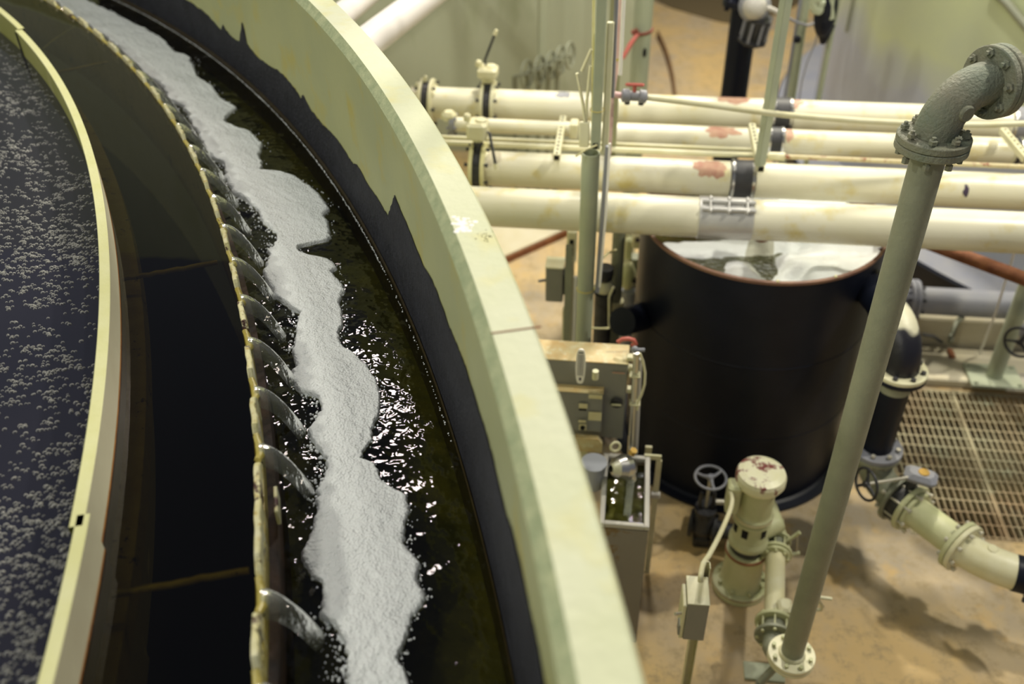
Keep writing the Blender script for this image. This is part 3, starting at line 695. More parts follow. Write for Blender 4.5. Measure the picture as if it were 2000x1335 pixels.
# butterfly valves on the rack: wafer between two flanges, neck, gear box, crank
def rack_valve(P, r, u, label, hz, knobdir, box_c, mats=('blackm', 'cream2'), crank=True, n=8, gap=.035):
    c = along(P, AX, u); root = thing('butterfly_valve', c, label, 'valve', 'valves on the pipe rack')
    mb = MB()
    for s in (-1, 1): flange(mb, c + AX * s * gap, AX, r * 1.52, .022)
    fo = mb.build('flange_pair', M[mats[1]], root)
    bb = MB(); bolts(bb, c, AX, r * 1.32, n, .012, gap * 2 + .07, .2); bb.build('flange_bolts', M['blackm'], fo)
    mb = MB(); mb.lathe([(r * 1.05, -gap + .012), (r * 1.35, -gap + .012), (r * 1.35, gap - .012), (r * 1.05, gap - .012)], c, AX, 32)
    mb.cyl(c + ZZ * r * 1.3, c + ZZ * (hz - .05), .030, seg=16); mb.build('valve_body', M[mats[0]], root)
    g = c + ZZ * hz; gb = MB(); gb.cyl(g - ZZ * .07, g - ZZ * .03, .035, .06, 16)
    gb.box(g, box_c, bev=.016); gb.lathe([(.033, 0), (.033, .008), (.026, .012), (0, .012)], g + ZZ * (box_c[2] / 2) + AX * .02, ZZ, 20)
    gbo = gb.build('gear_box', M['cream2'], root)
    if crank:
        k = g + Vector(knobdir[0]); e = g + Vector(knobdir[1])
        MB().tube([g + (k - g) * .3, k, e], .009, 10).build('crank_handle', M['blackm'], gbo)
        MB().cyl(e, e + (e - k).normalized() * .035, .014, .011, 12).build('knob', M['cream2'], gbo)
        MB().lathe([(0, 0), (.022, 0), (.022, .03), (.014, .04), (0, .04)], g - AX * .06 + ZZ * (box_c[2] / 2 - .002), ZZ, 14).build('stem_cap', M['cream2'], gbo)
    return root
hz1 = zat(along(P1, AX, 953), 140) - ZP
rack_valve(P1, r1, 955, 'butterfly valve on the farthest pipe, cranked lever pointing up right, above the clarifier rim', hz1, (V(-.02, .02, .07), V(.05, .02, .24)), (.13, .13, .075))
hz0 = zat(along(P1, AX, 840), 186) - ZP
rack_valve(P1, r1, 836, 'butterfly valve half hidden behind the clarifier rim at the left end of the farthest pipe', hz0, (V(-.02, 0, .05), V(-.01, .0, .10)), (.15, .14, .10), n=6)
hz3 = zat(along(P3, AX, 934), 252) - ZP
rack_valve(P3, r3, 936, 'butterfly valve on the second nearest pipe, long lever hanging down its near side', hz3, (V(.07, -.06, .0), V(.10, -.13, -.16)), (.12, .13, .11), mats=('blackm', 'yel'))

# cable channel and small pipe left of the posts
P = G(1000, 247, 1.97); a, b = along(P, AX, 878), along(P, AX, 1131); rp = 14 / FPX * (P - CP).dot(RF)
t = thing('capped_pipe', b, 'short cream pipe with a square capped end left of the posts', 'pipe')
MB().cyl(a, b - AX * .03, rp, seg=24).build('pipe', M['cream'], t)
MB().box(b - AX * .03, (.05, rp * 2.2, rp * 2.2), bev=.006).build('end_cap', M['cream2'], t)
fb = MB(); flange(fb, a + AX * .02, AX, rp * 1.5, .03); bolts(fb, a + AX * .02, AX, rp * 1.3, 6, .01, .06); fb.build('flange', M['bluegrey'], t)
fb = MB(); fb.lathe([(0, 0), (.05, .0), (.05, .03), (.03, .05), (0, .05)], a + ZZ * .035, ZZ, 6, smooth=False); fb.build('valve_cap', M['cream2'], t)
for (u, v, ul, ur, rr, lab) in ((1150, 279, 850, 1484, .011, 'upper of two thin cream conduits running along between the pipes'),
                            (1150, 290, 850, 1532, .017, 'lower of two thin cream conduits, ending in a coupling under the strut')):
    P = G(u, v, 1.955); a, b = along(P, AX, ul), along(P, AX, ur)
    t = thing('conduit', a, lab, 'conduit', 'thin conduits over the pipes'); MB().cyl(a, b, rr, seg=14).build('tube', M['cream2'], t)
    if rr > .015: MB().cyl(b - AX * .09, b, rr * 1.45, seg=16).build('coupling', M['cream2'], t)
a = G(1534, 306, 1.97); b = along(a, AX, 2140)
MB_ = MB().cyl(a, b, .013, seg=12).build('conduit', mat('rust_flecked_conduit', (.66, .60, .38), .5, c2=(.60, .50, .28), nscale=20, spots=(.30, .10, .05), sscale=16, sth=.55))
tag(MB_, 'rust flecked thin conduit running right from the strut behind the leaning riser', 'conduit', 'thin conduits over the pipes')
# perforated channel brackets lying across the pipes
def channel(a, b, label, w=.041, root=None):
    d = (b - a).normalized(); X = d.cross(ZZ).normalized()
    t = thing('channel_bracket', a, label, 'bracket', 'perforated channel brackets')
    mb = MB(); mb.box((a + b) / 2, ((b - a).length, w, w), X=d, bev=.003)
    mb.build('channel', M['chan'], t)
    mb = MB(); n = int((b - a).length / .05)
    for k in range(n):
        q = a + d * (.03 + k * .05) + ZZ * (w / 2 + .0004); mb.box(q, (.024, .011, .0006), X=d)
    mb.build('slots', M['hole'], t)
    MB().box(b + d * .0006, (.001, w * .72, w * .72), X=d).build('open_end', M['hole'], t, 'dark open end'); return t
channel(G(1100, 231, 1.985), G(1087, 308, 1.985), 'perforated channel bracket across the pipes just left of the tall posts')
channel(G(1468, 246, 1.985), G(1486, 330, 1.985), 'perforated channel bracket at the foot of the slanting square strut')
channel(G(1958, 255, 1.985), G(2006, 312, 1.985), 'perforated channel bracket across the pipes at the right edge')
# square strut hanging from the ceiling
b = G(1484, 322, 2.0); t = MB().box(up(b, 5.0), (.052, .045, 6.0), X=(AX * .8 + BX * .6), bev=.003).build('hanging_strut', M['yel'])
t.data.materials[0] = M['post']; tag(t, 'square pale green strut dropping to the pipes in the middle of the picture', 'strut')

# ---- tall posts left of centre
PY = 4.3
b = YP(1163, 288, PY)
t = thing('square_post', b, 'grey green square post hanging above the open pipe sleeve', 'post')
MB().box(up(b, b.z + 2.5), (.047, .047, 5.0), bev=.004).build('post', M['post'], t)
MB().box(b + ZZ * .0 + V(-.004, -.024, .02), (.022, .004, .028)).build('bottom_slot', M['hole'], t, 'dark slot')
mb = MB(); q = up(b, YP(1160, 214, PY).z); mb.tube([q + AX * .027 * math.cos(k) * 1.25 + BX * .027 * math.sin(k) * 1.25 for k in [i * PI / 6 for i in range(12)]], .002, 6, closed=True)
mb.build('cable_tie', M['zip'], t, 'yellow cable tie')
b = up(YP(1148, 450, PY), 0); zt = YP(1153, 298, PY).z
t = thing('pipe_sleeve', b, 'thick grey green upright pipe with an open sawn top, standing behind the cabinet', 'pipe')
rs = 17 / FPX * 4.96
mb = MB(); mb.lathe([(rs, 0), (rs, zt), (rs - .007, zt), (rs - .007, zt - .12), (0, zt - .12)], b, ZZ, 40); mb.build('tube', M['post'], t)
for v in (563,):
    q = up(b, YP(1145, v, PY).z); MB().tube([q + V(rs * 1.04 * math.cos(i * PI / 8), rs * 1.04 * math.sin(i * PI / 8), 0) for i in range(16)], .003, 6, closed=True).build('cable_tie', M['zip'], t, 'yellow cable tie')
# cream channel and conduit right of the post
a, c = YP(1193, 43, PY + .03), YP(1181, 300, PY + .03)
t = MB().box((a + c) / 2, (.034, .028, (a - c).length), X=AX, Y=None, Z=(a - c), bev=.003).build('cream_channel', M['white2']); tag(t, 'bright cream channel strip beside the grey green square post', 'strip')
a, c = YP(1187, 285, PY - .03), YP(1166, 570, PY - .03)
t = thing('wiring_conduit', c, 'thin grey conduit with a white cord clipped beside the pipe sleeve', 'conduit')
MB().cyl(a, c, .013, seg=14).build('tube', M['bluegrey'], t); MB().tube([YP(1191, 280, PY - .05), YP(1183, 420, PY - .05), YP(1171, 560, PY - .05)], .006, 8).build('cord', M['white'], t)
# olive panel behind, folded bracket arms
t = thing('folded_bracket', YP(1150, 280, PY), 'pale yellow folded bracket arms leaning on the left of the square post', 'bracket')
MB().tube([YP(1155, 96, PY), YP(1136, 139, PY)], .009, 4).build('arm', M['white2'], t)
MB().tube([YP(1127, 143, PY), YP(1139, 205, PY), YP(1146, 275, PY)], .010, 4).build('arm', M['white2'], t)
MB().tube([YP(1153, 128, PY), YP(1146, 200, PY), YP(1143, 285, PY)], .009, 4).build('arm', M['white2'], t)
MB().box(YP(1141, 262, PY), (.05, .02, .13), bev=.004).build('plate', M['white2'], t)
t = MB().cyl(YP(1157, 270, PY + .04), YP(1160, -60, PY + .04), .007, seg=8).build('thin_rod', M['yel']); tag(t, 'thin yellowed rod up the left side of the square post', 'rod')
b = YP(1195, 60, 5.0); t = MB().box(up(YP(1190, 300, 5.2), 4.4), (.075, .03, 5.2), bev=.004).build('steel_post', mat('olive_post_paint', (.27, .27, .15), .6)); tag(t, 'broad olive post behind the cream channel strip', 'post')
t = MB().cyl(YP(1206, -50, PY + .05), YP(1196, 190, PY + .05), .010, seg=8).build('thin_conduit', M['bluegrey']); tag(t, 'slim grey conduit between cream strip and pink pipe', 'conduit')
# wire stub hooked over the sleeve
t = MB().tube([YP(1124, 305, PY - .05), YP(1145, 292, PY - .05), YP(1166, 283, PY - .05)], .005, 8).build('wire', M['yel']); tag(t, 'stiff pale wire across the open top of the pipe sleeve', 'wire')
# ---- pink pipe, tee, ball valve with red handle and the long thin pipe
YV = 4.75
t = thing('plastic_water_pipe', YP(1196, 185, YV), 'pink stained thin plastic pipe coming down beside the posts to a tee', 'pipe')
MB().cyl(YP(1216, -60, YV), YP(1207, 120, YV), .018, seg=16).build('pipe', M['pink'], t)
MB().cyl(YP(1221, -60, YV - .03), YP(1211, 146, YV - .03), .010, seg=12).build('tube', M['white'], t)
MB().tube([YP(1206, 112, YV), YP(1200, 150, YV), YP(1194, 185, YV), YP(1189, 300, YV)], [.018, .016, .017, .014], 12).build('elbow_piece', M['pink'], t)
MB().tube([YP(1188, 183, YV), YP(1216, 187, YV)], .017, 12).build('tee_branch', M['pink'], t)
MB().lathe([(.021, -.006), (.021, .006)], YP(1204, 114, YV), ZZ, 12).build('cable_tie', M['zip'], t, 'yellow cable tie')
v0, v1 = YP(1213, 186, YV), YP(1264, 189, YV); d = (v1 - v0).normalized()
t = thing('ball_valve', v0, 'grey plastic ball valve with a red tee handle on the thin pipe', 'valve')
L = (v1 - v0).length; MB().lathe([(0, 0), (.02, 0), (.034, .008), (.036, .04), (.026, .045), (.026, L - .045), (.036, L - .04), (.034, L - .008), (.02, L), (0, L)], v0, d, 20).build('valve_body', M['bluegrey'], t)
mb = MB();
for s in (.25, .78): mb.box(v0 + d * L * s - ZZ * .03, (.03, .04, .03), bev=.005)
mb.build('union_nut', M['blackm'], t)
hc = (v0 + v1) / 2; MB().cyl(hc, hc + ZZ * .055, .011, seg=10).build('stem', M['red'], t); MB().box(hc + ZZ * .062, (.10, .02, .018), bev=.006).build('handle', M['red'], t, 'red tee handle')
pp = [(1262, 190), (1330, 198), (1400, 207), (1465, 216), (1530, 224), (1600, 230), (1680, 236), (1760, 240), (1850, 244), (1930, 244), (2010, 241), (2080, 238)]
o = MB().tube([YP(u, v, YV) for u, v in pp], .0165, 12).build('thin_pipe', M['cream2']); tag(o, 'long slightly sagging thin cream pipe running right from the red handled valve', 'pipe')
# ---- green round column with red strap
y = 7.0; b = up(YP(1248, 150, y), 0); rr = 16 / FPX * 8.0
t = thing('round_column', b, 'pale green round column with a faded red strap tied round it', 'column')
MB().cyl(b, b + ZZ * 7, rr, seg=32).build('shaft', M['post'], t)
z = YP(1257, 60, y).z
sb = thing('strap', up(b, z), 'faded red strap tied round the green column, its tail pulled down left', 'strap')
mb = MB(); R_ = rr * 1.06; mb.tube([up(b, z) + V(R_ * math.cos(k * PI / 8), R_ * math.sin(k * PI / 8), .012 * math.cos(k * PI / 8)) for k in range(16)], .012, 6, closed=True); mb.build('loop', M['straprd'], sb)
MB().tube([YP(1246, 66, y - .1), YP(1232, 85, y - .15), YP(1216, 114, y - .2)], [.014, .019, .014], 6).build('tail', M['red'], sb)
MB().tube([YP(1240, 58, y - .1), YP(1246, 66, y - .1)], [.02, .014], 6).build('knot', M['straprd'], sb)
patch_z = YP(1259, 103, y).z; MB().sphere(YP(1259, 103, y - rr), .028, sc=(.5, .2, 1.3)).build('dark_mark', M['hole'], t, 'small dark mark')
# ---- black column with actuator
y = 7.3; b = up(YP(1435, 170, y), 0); rr = 25.3 / FPX * ((YP(1435, 170, y) - CP).dot(RF))
t = thing('black_column', b, 'thick black upright pipe rising behind the cream pipes', 'pipe')
MB().cyl(b, b + ZZ * 6.5, rr, seg=40).build('shaft', M['black'], t)
fb = MB(); flange(fb, YP(1452, 2, y), ZZ, rr * 1.5, .05); bolts(fb, YP(1452, 2, y), ZZ, rr * 1.3, 8, .02, .11); fb.build('flange', M['black'], t)
c = YP(1476, 55, y - .22); t = thing('valve_actuator', c, 'ribbed black actuator with a pale domed cover fixed to the black column', 'actuator')
A = Vector((.10, -.15, 1)).normalized()
mb = MB(); mb.lathe([(0, -.11), (.105, -.11), (.115, -.10), (.115, -.085), (.085, -.08), (.085, .06), (.11, .065), (.11, .09), (0, .10)], c, A, 8, smooth=False); mb.build('motor_housing', M['blackm'], t)
mb = MB(); X = A.orthogonal().normalized(); Y_ = A.cross(X)
for k in range(8):
    aa = k * PI / 4 + .2; q = c + (X * math.cos(aa) + Y_ * math.sin(aa)) * .098; mb.cyl(q - A * .10, q + A * .075, .010, seg=8)
mb.build('tie_rods', M['bluegrey'], t)
MB().sphere(YP(1474, 14, y - .30), .088, 20, 12).build('domed_cover', M['frame'], t); MB().sphere(YP(1474, 12, y - .22), .12, 20, 12).build('gear_case', M['bluegrey'], t)
MB().tube([YP(1486, 14, y - .3), YP(1504, 17, y - .3), YP(1520, 24, y - .3)], [.028, .02, .016], 10).build('cable_gland', M['frame'], t)
# ---- conduits and black valve in front of the storage tank
for (u0, v0_, u1, v1_, rr, mk, yy, lab) in ((1640, -20, 1594, 215, .020, 'post', 6.9, 'pale green conduit in front of the storage tank, right of the black valve'),
        (1577, -20, 1549, 215, .034, 'post', 7.1, 'thick pale green conduit just left of the storage tank edge'),
        (1567, -20, 1531, 215, .013, 'bluegrey', 7.0, 'dark slim conduit left of the thick pale green conduit')):
    o = MB().cyl(up(YP(u1, v1_, yy), 0), YP(u0, v0_, yy), rr, seg=14).build('wall_conduit', M[mk]); tag(o, lab, 'conduit', 'upright conduits by the storage tank')
c = YP(1611, 30, 6.85); t = thing('black_valve', c, 'dark valve with pale green fittings fixed high on the storage tank edge', 'valve')
MB().sphere(YP(1613, 22, 6.8), .10, 16, 10, sc=(.8, .8, 1.9)).build('valve_body', M['black'], t)
MB().tube([YP(1612, 50, 6.85), YP(1607, 85, 6.85)], [.07, .02], 12).build('tail_piece', M['black'], t)
mb = MB(); random.seed(3)
for k in range(9): mb.box(YP(1592 + random.uniform(-8, 14), 8 + random.uniform(-14, 16), 6.72), (.06, .05, .05), X=(random.random(), random.random(), .2), bev=.01)
mb.build('fittings', M['post'], t, 'pale green fittings')
MB().cyl(YP(1624, -10, 6.75), YP(1622, 36, 6.75), .022, .030, 12).build('nozzle', M['post'], t)
o = MB().tube([YP(1538, 34, 6.8), YP(1556, 44, 6.8), YP(1578, 50, 6.8), YP(1600, 42, 6.8)], .010, 8).build('cable', M['bluegrey']); tag(o, 'grey cable looping from the actuator side to the black valve', 'cable')
o = MB().tube([YP(1598, 55, 6.85), YP(1592, 85, 6.85), YP(1577, 120, 6.85), YP(1566, 160, 6.85), YP(1560, 200, 6.85)], .006, 8).build('cable', M['bluegrey']); tag(o, 'thin dark cable hanging down from the black valve', 'cable')
c = YP(1557, 77, 6.95); o = MB().box(c, (.05, .05, .05), bev=.01).build('conduit_clamp', M['black']); tag(o, 'small black clamp on the slim conduits', 'clamp')
# ---- hand wheels in a row against the green wall
def ring_pts(c, A, R, n=24, sq=1): 
    A = Vector(A).normalized(); X = A.orthogonal().normalized(); Y = A.cross(X); return [Vector(c) + X * R * math.cos(2 * PI * k / n) + Y * R * math.sin(2 * PI * k / n) for k in range(n)]
hw = [(1029, 146, 27), (1054, 137, 26), (1076, 128, 25), (1095, 117, 25), (1113, 108, 24)]
for i, (u, v, rp) in enumerate(hw):
    y = 8.2; c = YP(u, v, y); R_ = rp / FPX * (c - CP).dot(RF)
    t = thing('wall_handwheel', c, ['leftmost', 'second from left', 'middle', 'second from right', 'rightmost'][i] + ' of five grey green handwheels in a row before the green wall', 'handwheel', 'handwheels before the green wall')
    A = Vector((.90, -.42, .10)); MB().tube(ring_pts(c, A, R_), .012, 8, closed=True).build('rim', M['sage'], t)
    mb = MB(); rp_ = ring_pts(c, A, R_, 3)
    for q in rp_: mb.cyl(c, q, .009, seg=6)
    mb.build('spokes', M['sage'], t); MB().cyl(c, c - A.normalized() * .12 - ZZ * .02, .013, seg=8).build('stem', M['sage'], t)
    q = c - A.normalized() * .12 - ZZ * .02; MB().tube([q, q - ZZ * .03, up(q, 0)], [.026, .022, .018], 8).build('riser', M['sage'], t)
for i, (u, rr) in enumerate(((1065, .035), (1072, .02))):
    y = 8.5; b = up(YP(u - 8, 170, y), 0); o = MB().cyl(b, up(b, 6.5), rr, seg=14).build('wall_pipe', M['gwall']); tag(o, ['thicker', 'thinner'][i] + ' pale green upright pipe running up the green wall above the handwheels', 'pipe', 'pipes up the green wall')
# ---- white sloping pipes beyond the rim at the top
for (pa, pb, wpx, lab) in (((700, 96), (862, -28), 30, 'white sloping pipe, brightly lit, leaving behind the clarifier rim at the top'),
                           ((640, 52), (720, -12), 24, 'short glimpse of a second white sloping pipe in the top left of the hall')):
    a, b = YP(*pa, 5.2), YP(*pb, 6.4); d = (b - a).normalized(); r_ = wpx / FPX * 5.6
    t = MB().cyl(a - d * .3, b + d * 2.5, r_, seg=36).build('white_pipe', mat('white_glossy_pipe', (.74, .70, .69), .3, bump=.02)); tag(t, lab, 'pipe', 'white sloping pipes')
#PART3
# ================================================================== BLACK TANK
TC = Vector((1.471, 4.814, 0)); TR = .700; TZ = 1.69
t = thing('black_tank', TC, 'big round black steel tank brimming with foam under the cream pipes', 'tank')
mb = MB(); mb.lathe([(TR, 0), (TR, .56), (TR + .0025, .563), (TR + .0025, .569), (TR, .572), (TR, 1.10), (TR + .0025, 1.103), (TR + .0025, 1.110), (TR, 1.113), (TR, TZ - .02)], TC, ZZ, 96)
mb.build('shell', M['black'], t)
MB().lathe([(TR, TZ - .02), (TR + .004, TZ - .012), (TR + .003, TZ), (TR - .014, TZ + .002), (TR - .018, TZ - .02)], TC, ZZ, 96).build('rim', mat('dull_brown_rim', (.17, .085, .06), .6, c2=(.24, .13, .08), nscale=9, bump=.3), t, 'rusty brown rim')
MB().lathe([(TR - .016, TZ - .004), (TR - .016, .9)], TC, ZZ, 96).build('inner_wall', M['rust'], t, 'rusty inside wall')
MB().lathe([(TR + .0, 0), (TR + .07, .0), (TR + .07, .018), (TR + .02, .022), (TR, .03)], TC, ZZ, 96).build('base_ring', M['black'], t)
for u, v in ((1519, 550), (1632, 541)):
    p = G(u, v, TZ); MB().sphere(p + ZZ * .003, .009, 8, 6).build('paint_chip', M['yel'], t, 'small pale chip on the rim')
ZF = TZ - .19
mb = MB(); mb.lathe([(0, 0), (TR - .017, 0)], up(TC, ZF), ZZ, 64); o = mb.build('tank_water', M['wrough']); tag(o, 'dark churning water inside the black tank', 'water', kind='stuff')
MB().lathe([(0, 0), (TR - .017, 0)], up(TC, ZF - .3), ZZ, 48).build('liquid_bottom', M['fardark'], t)
# tank foam: height field, a tall bank on the right and a thin tongue on the left
mb = MB(); n = 70; vs = []; fs = []; idx = {}
for i in range(n + 1):
    for j in range(n + 1):
        x = (i / n * 2 - 1) * (TR - .02); y = (j / n * 2 - 1) * (TR - .02); rr = math.hypot(x, y)
        if rr > TR - .018: continue
        P = Vector((TC.x + x, TC.y + y, 0)); nn = mn.noise(P * 5)
        n2 = mn.noise(P * 11)
        s = (x - .02) * 5 + nn * .9 + n2 * .3                   # tall bank on the right
        h = .105 * max(0, min(1, s)) ** .6 * (1 + .20 * mn.noise(P * 6) + .12 * n2)
        ton = 1 - abs(y + .02 - x * .10 + .05 * nn) / (.10 + .03 * n2)
        if x < .1: h = max(h, .034 * max(0, min(1, ton * 3)))
        ctr_ = 1 - math.hypot((x + .17) / .16, (y + .34) / .15) + .5 * nn
        h = max(h, .030 * max(0, min(1, ctr_ * 3)))
        near = (rr - .50 + .06 * nn) * 8 if y < -.1 and x > -.42 else 0
        h = max(h, .022 * max(0, min(1, near)))
        pit = max(0, 1 - math.hypot((x + .01) / .10, (y + .26) / .16)); h *= 1 - min(1, pit * 2.2)
        h += mn.noise(P * 40) * .004 + mn.noise(P * 90) * .002
        z = ZF - .008 + h
        idx[(i, j)] = len(vs); vs.append((P.x, P.y, z))
for i in range(n):
    for j in range(n):
        k = [(i, j), (i + 1, j), (i + 1, j + 1), (i, j + 1)]
        if all(q in idx for q in k): fs.append(tuple(idx[q] for q in k))
mb.add(vs, fs, True); o = mb.build('tank_foam', M['foam']); tag(o, 'white foam heaped inside the black tank', 'foam', kind='stuff')
# stream tumbling into the tank
a = G(1488, 462, 1.80); b = G(1480, 518, ZF); mb = MB(); vs = []; fs = []; n = 26; m_ = 18
for i in range(n + 1):
    tt = i / n; c = a + (b - a) * tt + ZZ * (.05 * math.sin(PI * tt))
    for j in range(m_ + 1):
        s = j / m_ * 2 - 1; w = .055 + .03 * tt
        p = c + AX * s * w + ZZ * (.022 * (1 - s * s) + .016 * mn.noise(Vector((s * 3, tt * 7, 1))) + .010 * mn.noise(Vector((s * 9, tt * 16, 4))))
        vs.append(p)
for i in range(n):
    for j in range(m_): fs.append((i * (m_ + 1) + j, (i + 1) * (m_ + 1) + j, (i + 1) * (m_ + 1) + j + 1, i * (m_ + 1) + j + 1))
mb.add(vs, fs, True); o = mb.build('tumbling_stream', water_mat('tumbling_water', (.62, .60, .50), .06, [(70, .6, .01, (1, 1, 1))])); tag(o, 'glittering stream tumbling into the black tank', 'water')
# rusty inlet pipe above the stream, from the back of the tank
o = MB().cyl(G(1488, 455, 1.78), G(1492, 420, 1.78), .06, seg=24).build('inlet_pipe', M['rust']); tag(o, 'rusty inlet pipe mostly hidden behind the silver coupling', 'pipe')

def wheel(parent, c, A, R_, m, rim_r=.009, spokes=3, nm='handwheel', hub=.018, ph=0.0, rimnm='rim'):
    A = Vector(A).normalized(); X = A.orthogonal().normalized(); Y = A.cross(X)
    MB().tube([Vector(c) + X * R_ * math.cos(2 * PI * k / 32) + Y * R_ * math.sin(2 * PI * k / 32) for k in range(32)], rim_r, 8, closed=True).build(rimnm, m, parent)
    for k in range(spokes):
        a = 2 * PI * k / spokes + ph; MB().tube([Vector(c), Vector(c) + X * R_ * .5 * math.cos(a) + Y * R_ * .5 * math.sin(a) - A * R_ * .08, Vector(c) + X * R_ * math.cos(a) + Y * R_ * math.sin(a)], [hub * .8, hub * .5, hub * .45], 8).build('spoke', m, parent)
    MB().cyl(Vector(c) - A * .012, Vector(c) + A * .014, hub, seg=12).build('hub', m, parent)

# hand wheel valve at the foot of the tank
c = G(1388, 932, .55)
t = thing('gate_valve', up(c, 0), 'black gate valve with a three spoked handwheel at the foot of the black tank', 'valve')
wheel(t, c, (0, -.08, 1), .088, M['bluegrey'], .008, 3, ph=1.9)
MB().cyl(c - ZZ * .24, c, .011, seg=10).build('stem', M['steel2'], t)
MB().tube([c + V(-.035, 0, -.12), c + V(-.04, 0, -.20), c + V(-.03, 0, -.27)], .012, 8).build('yoke_arm', M['blackm'], t)
MB().tube([c + V(.035, 0, -.12), c + V(.04, 0, -.20), c + V(.03, 0, -.27)], .012, 8).build('yoke_arm', M['blackm'], t)
mb = MB(); mb.lathe([(0, -.45), (.06, -.45), (.075, -.40), (.06, -.33), (.05, -.28), (.065, -.27), (.065, -.25), (0, -.25)], c, ZZ, 24); mb.build('body', M['blackm'], t)
zc = .15; mb = MB(); q = up(c, zc); D = (up(TC, 0) - up(c, 0)).normalized(); S_ = Vector((D.y, -D.x, 0))
for s in (-1, 1): flange(mb, q + S_ * .07 * s, S_, .085, .022)
mb.cyl(q - S_ * .07, q + S_ * .07, .055, seg=20); mb.build('flange_pair', M['blackm'], t)
MB().cyl(q + S_ * .08, q + S_ * .27, .05, seg=24).build('pipe_stub', M['blackm'], t)
MB().cyl(q - S_ * .0, q + D * .20, .05, seg=24).build('outlet_stub', M['blackm'], t)
MB().cyl(c + V(.05, 0, -.20), c + V(.16, 0, -.21), .018, seg=12).build('side_rod', M['steel2'], t)
MB().box(up(q, .04), (.10, .10, .08), bev=.01).build('foot', M['blackm'], t)

# ================================================================== PUMP
pb = G(1445, 1133, 0.04); PX, PY_ = pb.x, pb.y; PB = Vector((PX, PY_, 0))
t = thing('pump', PB, 'upright pale green pump with a chipped domed motor cap standing before the black tank', 'pump')
def zp(v): return zat(PB, v)
MB().lathe([(0, 0), (.155, 0), (.158, .004), (.158, .045), (.150, .052), (0, .052)], PB, ZZ, 48).build('base_flange', M['pump'], t)
MB().lathe([(.1585, .040), (.1595, .043), (.1585, .047)], PB, ZZ, 48).build('rust_ring', M['rust'], t, 'thin rusty gasket line')
mb = MB(); bolts(mb, PB + ZZ * .06, ZZ, .128, 8, .012, .04, .2); mb.build('base_bolts', M['pump'], t)
MB().lathe([(.122, .052), (.112, .10), (.105, .30), (.11, .315), (.11, .325), (.0, .325)], PB, ZZ, 48).build('barrel', M['pump'], t)
MB().lathe([(.109, .300), (.116, .304), (.116, .315), (.109, .319)], PB, ZZ, 48).build('rust_band', M['rust'], t, 'rusty joint band')
MB().lathe([(.075, .32), (.09, .33), (.09, .365), (.075, .375)], PB, ZZ, 40).build('dark_neck', M['blackm'], t, 'dark neck ring')
MB().lathe([(.088, .375), (.108, .385), (.108, .41), (.098, .44), (.090, .50), (.088, .56), (.105, .565), (.105, .58), (.0, .58)], PB, ZZ, 48).build('discharge_head', M['pump'], t)
for an in (-125, -55, 10, 190):
    a = dg(an); n_ = V(math.cos(a), math.sin(a), 0); MB().box(PB + n_ * .089 + ZZ * .515, (.034, .008, .058), X=n_.cross(ZZ)).build('window_slot', M['hole'], t, 'dark opening')
MB().lathe([(.098, .58), (.102, .59), (.102, .62), (.096, .625), (.092, .64), (.092, .84), (0, .84)], PB, ZZ, 48).build('motor', M['pump'], t)
MB().lathe([(.104, .594), (.1055, .597), (.1055, .612), (.104, .615)], PB, ZZ, 48).build('nameplate_band', M['paper'], t, 'embossed band')
mb = MB(); CZ = .86
mb.lathe([(.090, CZ - .03), (.118, CZ - .025), (.130, CZ), (.130, CZ + .035), (.122, CZ + .055), (.09, CZ + .068), (.04, CZ + .073), (0, CZ + .074)], PB, ZZ, 56)
cap = mb.build('motor_cap', mat('chipped_cream_cap', (.76, .74, .48), .38, c2=(.80, .78, .60), nscale=8, spots=(.20, .05, .045), sscale=8, sth=.545, bump=.25), t, 'cream cap with maroon chips')
# conduit box, conduit and discharge elbow
MB().box(PB + V(-.135, -.02, .76), (.07, .09, .20), bev=.012).build('terminal_box', M['pump'], t)
sb_ = G(1365, 1180, 1.0)
cpts = [YP(1427, 958, PY_ - .05), YP(1429, 985, PY_ - .12), YP(1412, 1030, PY_ - .3), YP(1388, 1078, 2.95), YP(1374, 1100, 2.80), YP(1369, 1122, 2.70), YP(1368, 1135, 2.68)]
sm = []
for i in range(len(cpts) - 1):
    for k in range(5):
        a = cpts[max(i - 1, 0)]; b = cpts[i]; c = cpts[i + 1]; d = cpts[min(i + 2, len(cpts) - 1)]; s = k / 5
        sm.append(.5 * ((2 * b) + (c - a) * s + (2 * a - 5 * b + 4 * c - d) * s * s + (3 * b - a - 3 * c + d) * s ** 3))
sm.append(cpts[-1])
o = MB().tube(sm, .0125, 12).build('flexible_conduit', M['cream2']); tag(o, 'cream flexible conduit bending from the pump motor to the switch box', 'conduit')
ZD = .34
q0 = PB + V(.09, .02, .44); e1 = G(1515, 1056, ZD); e2 = G(1512, 1215, ZD)
PD = (e2 - e1).normalized()
ep = [q0 + V(-.03, 0, 0), q0 + V(.05, .02, .02), V(e1.x - .03, e1.y + .16, .44), V(e1.x, e1.y + .09, .40), e1 + PD * -.02 + ZZ * .01, e1]
MB().tube(ep, [.062, .062, .060, .056, .054, .054], 20).build('discharge_elbow', M['pump'], t)
